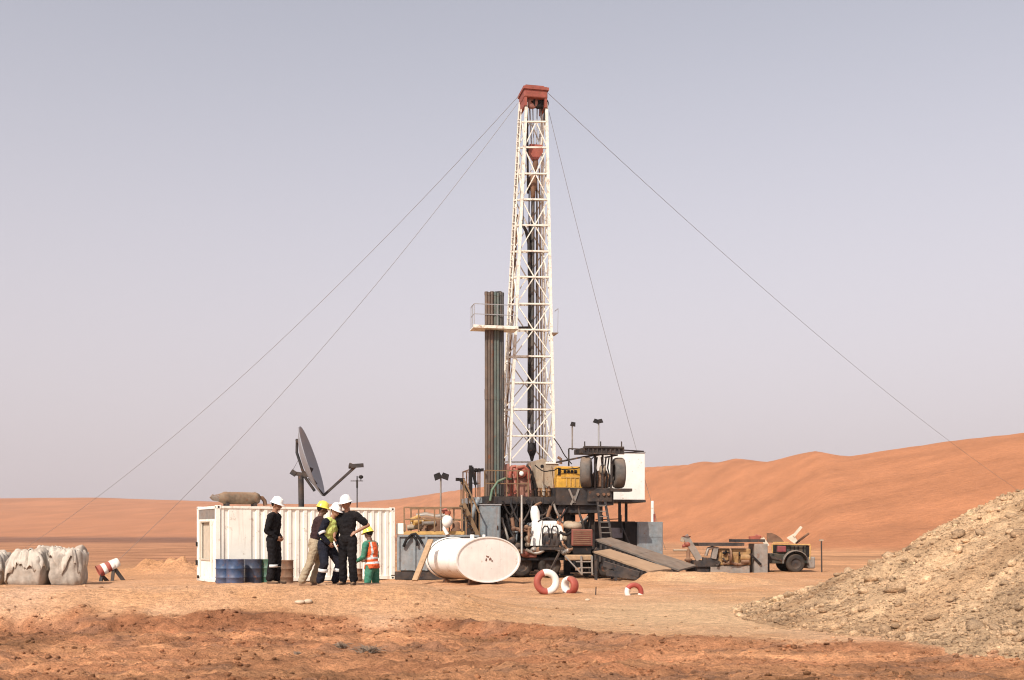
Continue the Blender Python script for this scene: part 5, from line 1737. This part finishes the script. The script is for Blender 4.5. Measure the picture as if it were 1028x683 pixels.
clo_orange = M('orange_vest_cloth', (.78, .13, .035), .8, var=.15, dust=.05, bump=.2)
boot = M('boot_leather', (.05, .035, .028), .7, var=.3, dust=.3)
boottan = M('tan_boot_leather', (.22, .13, .08), .8, var=.3, dust=.3)
hatwhite = M('white_hat_plastic', (.82, .81, .78), .3, var=.04, dust=.03)
hatyellow = M('yellow_hat_plastic', (.80, .66, .10), .3, var=.06, dust=.04)
reflect = M('reflective_tape', (.62, .63, .62), .4, var=.1, dust=.05)

def person(label, pos, yaw, mats, pose, hat, S=1.0, bulk=1.0):
    """mats: tag -> material (upper, lower, sleeve, skin, boot); pose: dict; default figure faces -Y"""
    cap, ell = [], []
    loose = ('upper', 'lower', 'sleeve')
    def C(a, b, r1, r2, tg):
        k = bulk if tg in loose else 1.0
        cap.append((Vector(a), Vector(b), r1 * k, r2 * k, tg))
    def E(c, r, tg, rot=None):
        k = bulk if tg in loose else 1.0
        ell.append((Vector(c), tuple(x * k for x in r), tg, rot))
    hip = Vector(pose.get('hip', (0, 0, .93)))
    Tm = Matrix.Translation(hip) @ Matrix.Rotation(pose.get('side', 0), 4, 'Y') @ Matrix.Rotation(pose.get('lean', 0), 4, 'X') @ Matrix.Rotation(pose.get('twist', 0), 4, 'Z')
    T = lambda *p: Tm @ Vector(p)
    T3 = Tm.to_3x3()
    E(hip + V(0, .005, -.02), (.165, .125, .14), 'lower')
    E(T(0, .0, .14), (.150, .112, .17), 'upper', T3); E(T(0, 0, .30), (.168, .122, .19), 'upper', T3); E(T(0, .01, .40), (.172, .108, .13), 'upper', T3)
    C(T(-.125, .005, .475), T(.125, .005, .475), .068, .068, 'upper')
    C(T(0, .01, .50), T(0, -.005, .60), .062, .056, 'skin')
    Hm = Tm @ Matrix.Translation((0, -.01, .60)) @ Matrix.Rotation(pose.get('hyaw', 0), 4, 'Z') @ Matrix.Rotation(pose.get('hpitch', 0), 4, 'X')
    H = lambda *p: Hm @ Vector(p)
    H3 = Hm.to_3x3()
    E(H(0, .01, .115), (.076, .097, .112), 'skin', H3); E(H(0, -.025, .055), (.056, .066, .062), 'skin', H3)
    E(H(0, -.098, .085), (.014, .022, .026), 'skin', H3); E(H(0, -.075, .03), (.024, .018, .016), 'skin', H3)
    E(H(0, -.088, .052), (.024, .008, .007), 'lip', H3)
    for s in (-1, 1):
        E(H(s * .077, .012, .10), (.012, .022, .032), 'skin', H3); E(H(s * .032, -.084, .115), (.013, .008, .008), 'eye', H3)
    E(H(0, .045, .13), (.082, .082, .095), 'hair', H3)
    for s, nm in ((-1, 'R'), (1, 'L')):
        sh = T(s * .185, .005, .455)
        el = T(*(Vector((s * .185, .005, .455)) + Vector(pose['elbow' + nm])))
        wr = T(*(Vector((s * .185, .005, .455)) + Vector(pose['wrist' + nm])))
        bare = pose.get('bare')
        if bare:
            mid = sh.lerp(el, .72); C(sh, mid, .072, .066, 'sleeve'); C(mid, el, .046, .041, 'skin'); C(el, wr, .042, .029, 'skin')
        else:
            C(sh, el, .070, .056, 'sleeve'); C(el, wr, .056, .042, 'sleeve')
        d = (wr - el).normalized()
        d2 = pose.get('hand' + nm)
        if d2: d = (T3 @ Vector(d2)).normalized()
        pn = (T3 @ Vector(pose.get('palm' + nm, (-s, 0, 0)))); pn = (pn - d * pn.dot(d)).normalized()
        sd2 = d.cross(pn)
        b = wr + d * .012
        for i in range(4):
            kb = b + d * .078 + sd2 * ((i - 1.5) * .020)
            C(b + sd2 * ((i - 1.5) * .012), kb, .014, .012, 'skin')
            l1 = (.036, .042, .040, .032)[i]
            k1 = kb + (d * .9 + pn * .42).normalized() * l1; k2 = k1 + (d * .5 + pn * .85).normalized() * l1 * .8
            C(kb, k1, .0098, .009, 'skin'); C(k1, k2, .009, .008, 'skin')
        tb = b + d * .022 + sd2 * (.026 * -s); t1 = tb + (d * .7 + sd2 * (-s * .6) + pn * .4).normalized() * .045; C(tb, t1, .012, .0105, 'skin'); C(t1, t1 + (d * .9 + pn * .4).normalized() * .03, .0105, .009, 'skin')
        hp_ = hip + V(s * .088, 0, -.05)
        ft = Vector(pose.get('foot' + nm, (s * .10, 0, 0)))
        an = ft + V(0, .02, .09)
        kn = Vector(pose['knee' + nm]) if ('knee' + nm) in pose else hp_.lerp(an, .49) + V(s * .005, -.03, 0)
        C(hp_, kn, .102, .074, 'lower'); C(kn, an + V(0, 0, .04), .074, .072, 'lower')
        C(an + V(0, 0, .06), an - V(0, 0, .03), .052, .050, 'boot')
        fd = Vector((s * .22, -1, 0)).normalized()
        C(ft + V(0, .045, .045), ft + fd * .15 + V(0, 0, .034), .045, .036, 'boot'); C(ft + V(0, .05, .03), ft + fd * .13 + V(0, 0, .03), .032, .030, 'boot')
    bm_ = MB()
    for a, b, r1, r2, tg in cap:
        L_ = (b - a)
        bm_.tube([a, b], [r1, r2], 14, caps=True); bm_.ell(a, (r1,) * 3, 12, 8); bm_.ell(b, (r2,) * 3, 12, 8)
    for c, r, tg, rot in ell: bm_.ell(c, r, 18, 12, rot)
    o = bm_.build('person', clo_black)
    md = o.modifiers.new('r', 'REMESH'); md.mode = 'VOXEL'; md.voxel_size = .0085; md.use_smooth_shade = True
    sm_ = o.modifiers.new('s', 'SMOOTH'); sm_.factor = .5; sm_.iterations = 3
    dg = bpy.context.evaluated_depsgraph_get()
    me = bpy.data.meshes.new_from_object(o.evaluated_get(dg))
    old = o.data
    o.modifiers.clear(); o.data = me; bpy.data.meshes.remove(old)
    nv = len(me.vertices)
    co = np.empty(nv * 3); me.vertices.foreach_get('co', co); co = co.reshape(-1, 3)
    tags = sorted({c[4] for c in cap} | {e[2] for e in ell})
    best = np.full(nv, 9.); bt = np.zeros(nv, int)
    for a, b, r1, r2, tg in cap:
        a, b = np.array(a), np.array(b); d = b - a
        u = np.clip(((co - a) @ d) / max(d @ d, 1e-9), 0, 1)
        dist = np.linalg.norm(co - a - u[:, None] * d, axis=1) - (r1 + (r2 - r1) * u)
        k = dist < best; best[k] = dist[k]; bt[k] = tags.index(tg)
    for c, r, tg, rot in ell:
        p = co - np.array(c)
        if rot is not None: p = p @ np.array(rot)
        q_ = np.linalg.norm(p / np.array(r), axis=1)
        dist = (q_ - 1) * min(r) - (.004 if tg in ('eye', 'lip') else 0)
        k = dist < best; best[k] = dist[k]; bt[k] = tags.index(tg)
    # folds in the cloth
    no = np.empty(nv * 3); me.vertices.foreach_get('normal', no); no = no.reshape(-1, 3)
    cloth = np.isin(bt, [tags.index(t_) for t_ in tags if t_ in ('upper', 'lower', 'sleeve')])
    nz = np.array([mnoise.noise(V(*(p * np.array([9, 9, 16])))) + .6 * mnoise.noise(V(*(p * np.array([22, 22, 30])))) for p in co])
    co2 = co + no * (cloth * nz * .011)[:, None]
    co2[:, 2] = np.maximum(co2[:, 2], 0)
    me.vertices.foreach_set('co', (co2 * S).ravel())
    me.materials.clear()
    mm = {'eye': eyem, 'lip': mats['skin'], 'hair': hair, **mats}
    mm.setdefault('sleeve', mats['upper'])
    for t_ in tags: me.materials.append(mm[t_])
    nf = len(me.polygons)
    fi = np.empty(nf, int)
    ls = np.empty(nf, np.int32); me.polygons.foreach_get('loop_start', ls)
    lvv = np.empty(len(me.loops), np.int32); me.loops.foreach_get('vertex_index', lvv)
    fi = bt[lvv[ls]]
    me.polygons.foreach_set('material_index', fi.astype(np.int32)); me.update()
    o.location = pos; o.rotation_euler = (0, 0, yaw)
    tag(o, label, 'person')
    # hard hat
    m = MB()
    hc_ = H(0, .008, .150)
    ay = H3 @ V(0, 1, 0); az = H3 @ V(0, 0, 1); axx = H3 @ V(1, 0, 0)
    k = 28; prof = [(.0, .135), (.35, .128), (.65, .105), (.86, .065), (.97, .02), (1.0, 0), (1.03, -.004), (1.28, -.016), (1.28, -.022), (.98, -.012)]
    vs = []
    for r_, z in prof:
        for i in range(k):
            a = 2 * math.pi * i / k
            peak = 1.0
            if r_ > 1.1: peak = .90 + (.22 if math.sin(a) < 0 else 0) * (-math.sin(a)) ** 1.5 if math.sin(a) < 0 else .90
            vs.append((hc_ + axx * (.108 * r_ * math.cos(a) * (peak if r_ > 1.1 else 1)) + ay * (.130 * r_ * math.sin(a) * (peak if r_ > 1.1 else 1)) + az * z) * S)
    ff = [(r_ * k + i, (r_ + 1) * k + i, (r_ + 1) * k + (i + 1) % k, r_ * k + (i + 1) % k) for r_ in range(len(prof) - 1) for i in range(k)]
    m.add(vs, ff, 0, True)
    m.bar((hc_ + ay * -.10 + az * .095) * S, (hc_ + ay * .10 + az * .10) * S, .02, .02)
    m.build('hard_hat', hat, o)
    info = dict(T=T, T3=T3, hip=hip, pose=pose, o=o, S=S, me=me, co=co2 * S, bt=bt, tags=tags, lvv=lvv, ls=ls, no=no)
    return info

def band(info, a, b, r, w=.05, mat=None):
    """reflective tape round a limb between two points"""
    a, b = Vector(a) * info['S'], Vector(b) * info['S']
    d = (b - a).normalized()
    m = MB(); m.lathe([(r - .004, -w / 2 - .004), (r + .004, -w / 2), (r + .004, w / 2), (r - .004, w / 2 + .004)], a, d, 20)
    m.build('reflective_band', mat or reflect, info['o'])

def vest(info, zlo, zhi, mat, name='safety_vest', bands=(), strap=True):
    """a garment shell lifted off the torso"""
    me = info['me']; co, no, tags, bt = info['co'], info['no'], info['tags'], info['bt']
    inv = (Matrix.Translation(Vector(info['hip']))).inverted()
    ti = tags.index('upper')
    lo = tags.index('lower')
    loc = co / info['S'] - np.array(info['hip'])
    Ti = np.array(info['T3'])
    loc = loc @ Ti
    vm = ((bt == ti) | ((bt == lo) & (loc[:, 2] > zlo))) & (loc[:, 2] > zlo) & (loc[:, 2] < zhi) & (np.abs(loc[:, 0]) < .19)
    cnt = np.diff(np.append(info['ls'], len(info['lvv'])))
    faces = [info['lvv'][s:s + c] for s, c in zip(info['ls'], cnt)]
    keep = [f for f in faces if vm[f].all()]
    used = np.unique(np.concatenate(keep)); rm = {int(v): i for i, v in enumerate(used)}
    pts = co[used] + no[used] * .016
    m = MB()
    mi = []
    for f in keep:
        z = loc[f, 2].mean(); x = abs(loc[f, 0].mean())
        k = 0
        for (b0, b1) in bands:
            if b0 < z < b1: k = 1
        if strap and bands and .085 < x < .125 and z > bands[-1][1]: k = 1
        mi.append(k)
    m.v = [tuple(p) for p in pts]; m.f = [tuple(rm[int(v)] for v in f) for f in keep]; m.m = mi; m.sm = [True] * len(keep)
    g_ = m.build(name, [mat, reflect], info['o'])
    so = g_.modifiers.new('solid', 'SOLIDIFY'); so.thickness = .012; so.offset = -1

def at_ground(px, Y, dz=0.0):
    x = (px - CX) * Y / FPX
    return V(x, Y, gz(x, Y) - .012 + dz)

# 1: black coverall, profile to the right
i1 = person('man in black coveralls and white hard hat standing alone by the drums', at_ground(276, 22.45), R(80),
    dict(upper=clo_black, lower=clo_black, skin=skin, boot=boot),
    dict(hip=(0, .03, .93), lean=.05, hpitch=.28, elbowR=(-.04, .06, -.29), wristR=(.07, -.10, -.43), elbowL=(.04, .05, -.29), wristL=(-.09, -.11, -.42), handR=(.5, -.7, -.3), handL=(-.5, -.7, -.4), footL=(.09, -.02, 0), footR=(-.09, .05, 0), kneeL=(.09, -.02, .5), kneeR=(-.09, .02, .5)),
    hatwhite, 1.0, 1.12)
for s in (-1, 1): band(i1, (s * .095, .0, .38), (s * .095, .0, .45), .091)
p_ = i1['T'](.185 + .0, .02, .21); band(i1, p_, i1['T'](.18, -.03, .19), .072, .045)
# 2: khaki trousers, dark jacket, yellow hat
i2 = person('man in dark jacket and khaki trousers wearing a yellow hard hat', at_ground(310.5, 22.5), R(108),
    dict(upper=clo_brown, lower=clo_khaki, skin=skindark, boot=boottan),
    dict(hip=(0, -.12, .89), lean=.20, hpitch=.05, elbowR=(-.10, -.02, -.28), wristR=(-.02, -.22, -.36), elbowL=(.08, -.06, -.28), wristL=(.02, -.26, -.30), footL=(.11, -.12, 0), footR=(-.12, .14, 0), kneeL=(.10, -.22, .46), kneeR=(-.11, .0, .47)),
    hatyellow, 1.0, 1.14)
# 3: lime and navy coverall, white hat
i3 = person('man in navy coveralls and lime vest with white hard hat, knees apart', at_ground(331, 22.3, -.02), R(62),
    dict(upper=clo_lime, lower=clo_navy, sleeve=clo_navy, skin=skin, boot=boottan),
    dict(hip=(-.0, .10, .88), lean=.30, side=.06, hpitch=.10, hyaw=-.2, elbowR=(-.08, .0, -.28), wristR=(.04, -.16, -.40), elbowL=(.06, -.02, -.28), wristL=(-.06, -.20, -.38), footL=(.19, -.02, 0), footR=(-.19, .08, 0), kneeL=(.19, -.10, .46), kneeR=(-.20, -.02, .46)),
    hatwhite, .99, 1.16)
band(i3, i3['T'](-.255, -.03, .22), i3['T'](-.25, -.06, .19), .074, .05)
for kx, ky in ((-.197, .02), (.192, -.07)): band(i3, (kx, ky, .33), (kx, ky - .01, .40), .094, .06)
# 4: tall man in black polo shirt
i4 = person('tall man in black short sleeved clothes and white hard hat, hand on hip', at_ground(349, 22.3), R(-14),
    dict(upper=clo_black, lower=clo_black, skin=skin, boot=boot),
    dict(hip=(0, 0, .96), lean=.04, hpitch=.25, hyaw=-.5, bare=True, elbowL=(.23, .06, -.20), wristL=(.02, -.06, -.33), handL=(-.8, -.3, -.4), palmL=(-.3, .6, -.5), elbowR=(-.10, .02, -.29), wristR=(-.02, -.20, -.42), footL=(.12, 0, 0), footR=(-.11, .02, 0)),
    hatwhite, 1.01, 1.14)
# 5: green coverall, orange vest, standing lower behind the bank
i5 = person('man in green coveralls with orange vest and yellow hard hat, back turned', at_ground(373.5, 24.6, -.03), R(-118),
    dict(upper=clo_green, lower=clo_green, skin=skindark, boot=boot),
    dict(hip=(0, 0, .92), lean=.12, hpitch=.15, hyaw=-.1, elbowR=(-.08, -.05, -.28), wristR=(.0, -.25, -.32), elbowL=(.07, -.05, -.28), wristL=(0, -.25, -.34), footL=(.20, 0, 0), footR=(-.19, .05, 0)),
    hatyellow, .985, 1.1)
vest(i5, -.10, .50, clo_orange, 'safety_vest', ((.00, .045), (.11, .155)))
print('P5 ground', at_ground(371.5, 24.25), 'P1', at_ground(270.5, 22.45))

# ------------------------------------------------------------------ small debris
def pebble(px, py, r, mat, label, name='stone'):
    # walk the sight line down to the soil
    Y = 12.
    while Y < 60:
        p = W(px, py, Y)
        if p.z <= gz(p.x, p.y): break
        Y += .05
    m = MB(); m.ell((0, 0, 0), r, 12, 8)
    m.v = [tuple(Vector(p_) * (1 + .25 * mnoise.noise(Vector(p_) * 9 + V(px, py, 0)))) for p_ in m.v]
    o = m.build(name, mat); o.location = (p.x, p.y, gz(p.x, p.y) + r[2] * .4)
    tag(o, label, 'stone')
    return p
stone = M('pale_stone', (.55, .45, .33), .9, var=.25, dust=.2)
pebble(301, 606.5, (.10, .07, .045), stone, 'pale flat stone on the sand below the men, left one of a close pair')
pebble(309, 605.8, (.09, .07, .05), stone, 'pale stone on the sand below the men, right one of a close pair')
pebble(590, 603, (.07, .05, .04), stone, 'small pale stone in front of the painted tyres')
def bush(px, py, n, spread, h, label):
    Y = 12.
    while Y < 40:
        p = W(px, py, Y)
        if p.z <= gz(p.x, p.y): break
        Y += .03
    m = MB()
    for i in range(n):
        a = rng.uniform(0, 6.28); L_ = rng.uniform(.4, 1) * spread
        q0 = V(rng.normal(0, spread * .3), rng.normal(0, spread * .12), 0)
        q1 = q0 + V(math.cos(a) * L_ * .5, math.sin(a) * L_ * .3, h * rng.uniform(.3, .8)); q2 = q1 + V(math.cos(a + rng.uniform(-1, 1)) * L_ * .5, math.sin(a) * L_ * .3, h * rng.uniform(-.4, .4))
        m.tube([q0, q1, q2], [.008, .006, .003], 4, caps=False)
    o = m.build('dry_bush', twig); o.location = (p.x, p.y, gz(p.x, p.y) - .01)
    tag(o, label, 'dry bush')
bush(371, 655, 60, .26, .12, 'flattened tangle of dry twigs on the churned red soil, the larger and darker')
bush(341, 651, 34, .18, .10, 'small tuft of dry twigs left of the larger tangle')
bush(300, 657, 16, .10, .06, 'tiny wisp of dry twigs on the red soil farthest left')

# ------------------------------------------------------------------ dusty air
hz_b = MB()
hz_b.bx(-4300, 4300, -60, 5300, -4, 75)
hazeo = hz_b.build('haze', bpy.data.materials.new('dusty_air'))
hm = hazeo.data.materials[0]
hm.use_nodes = True
N_, L_h = hm.node_tree.nodes, hm.node_tree.links
for n_ in list(N_): N_.remove(n_)
ho = N_.new('ShaderNodeOutputMaterial'); pv = N_.new('ShaderNodeVolumePrincipled')
pv.inputs['Color'].default_value = (.93, .86, .84, 1)
pv.inputs['Density'].default_value = .0002
pv.inputs['Anisotropy'].default_value = 0.2
L_h.new(pv.outputs[0], ho.inputs['Volume'])
tag(hazeo, 'thin dusty air over the desert', 'haze', kind='stuff')
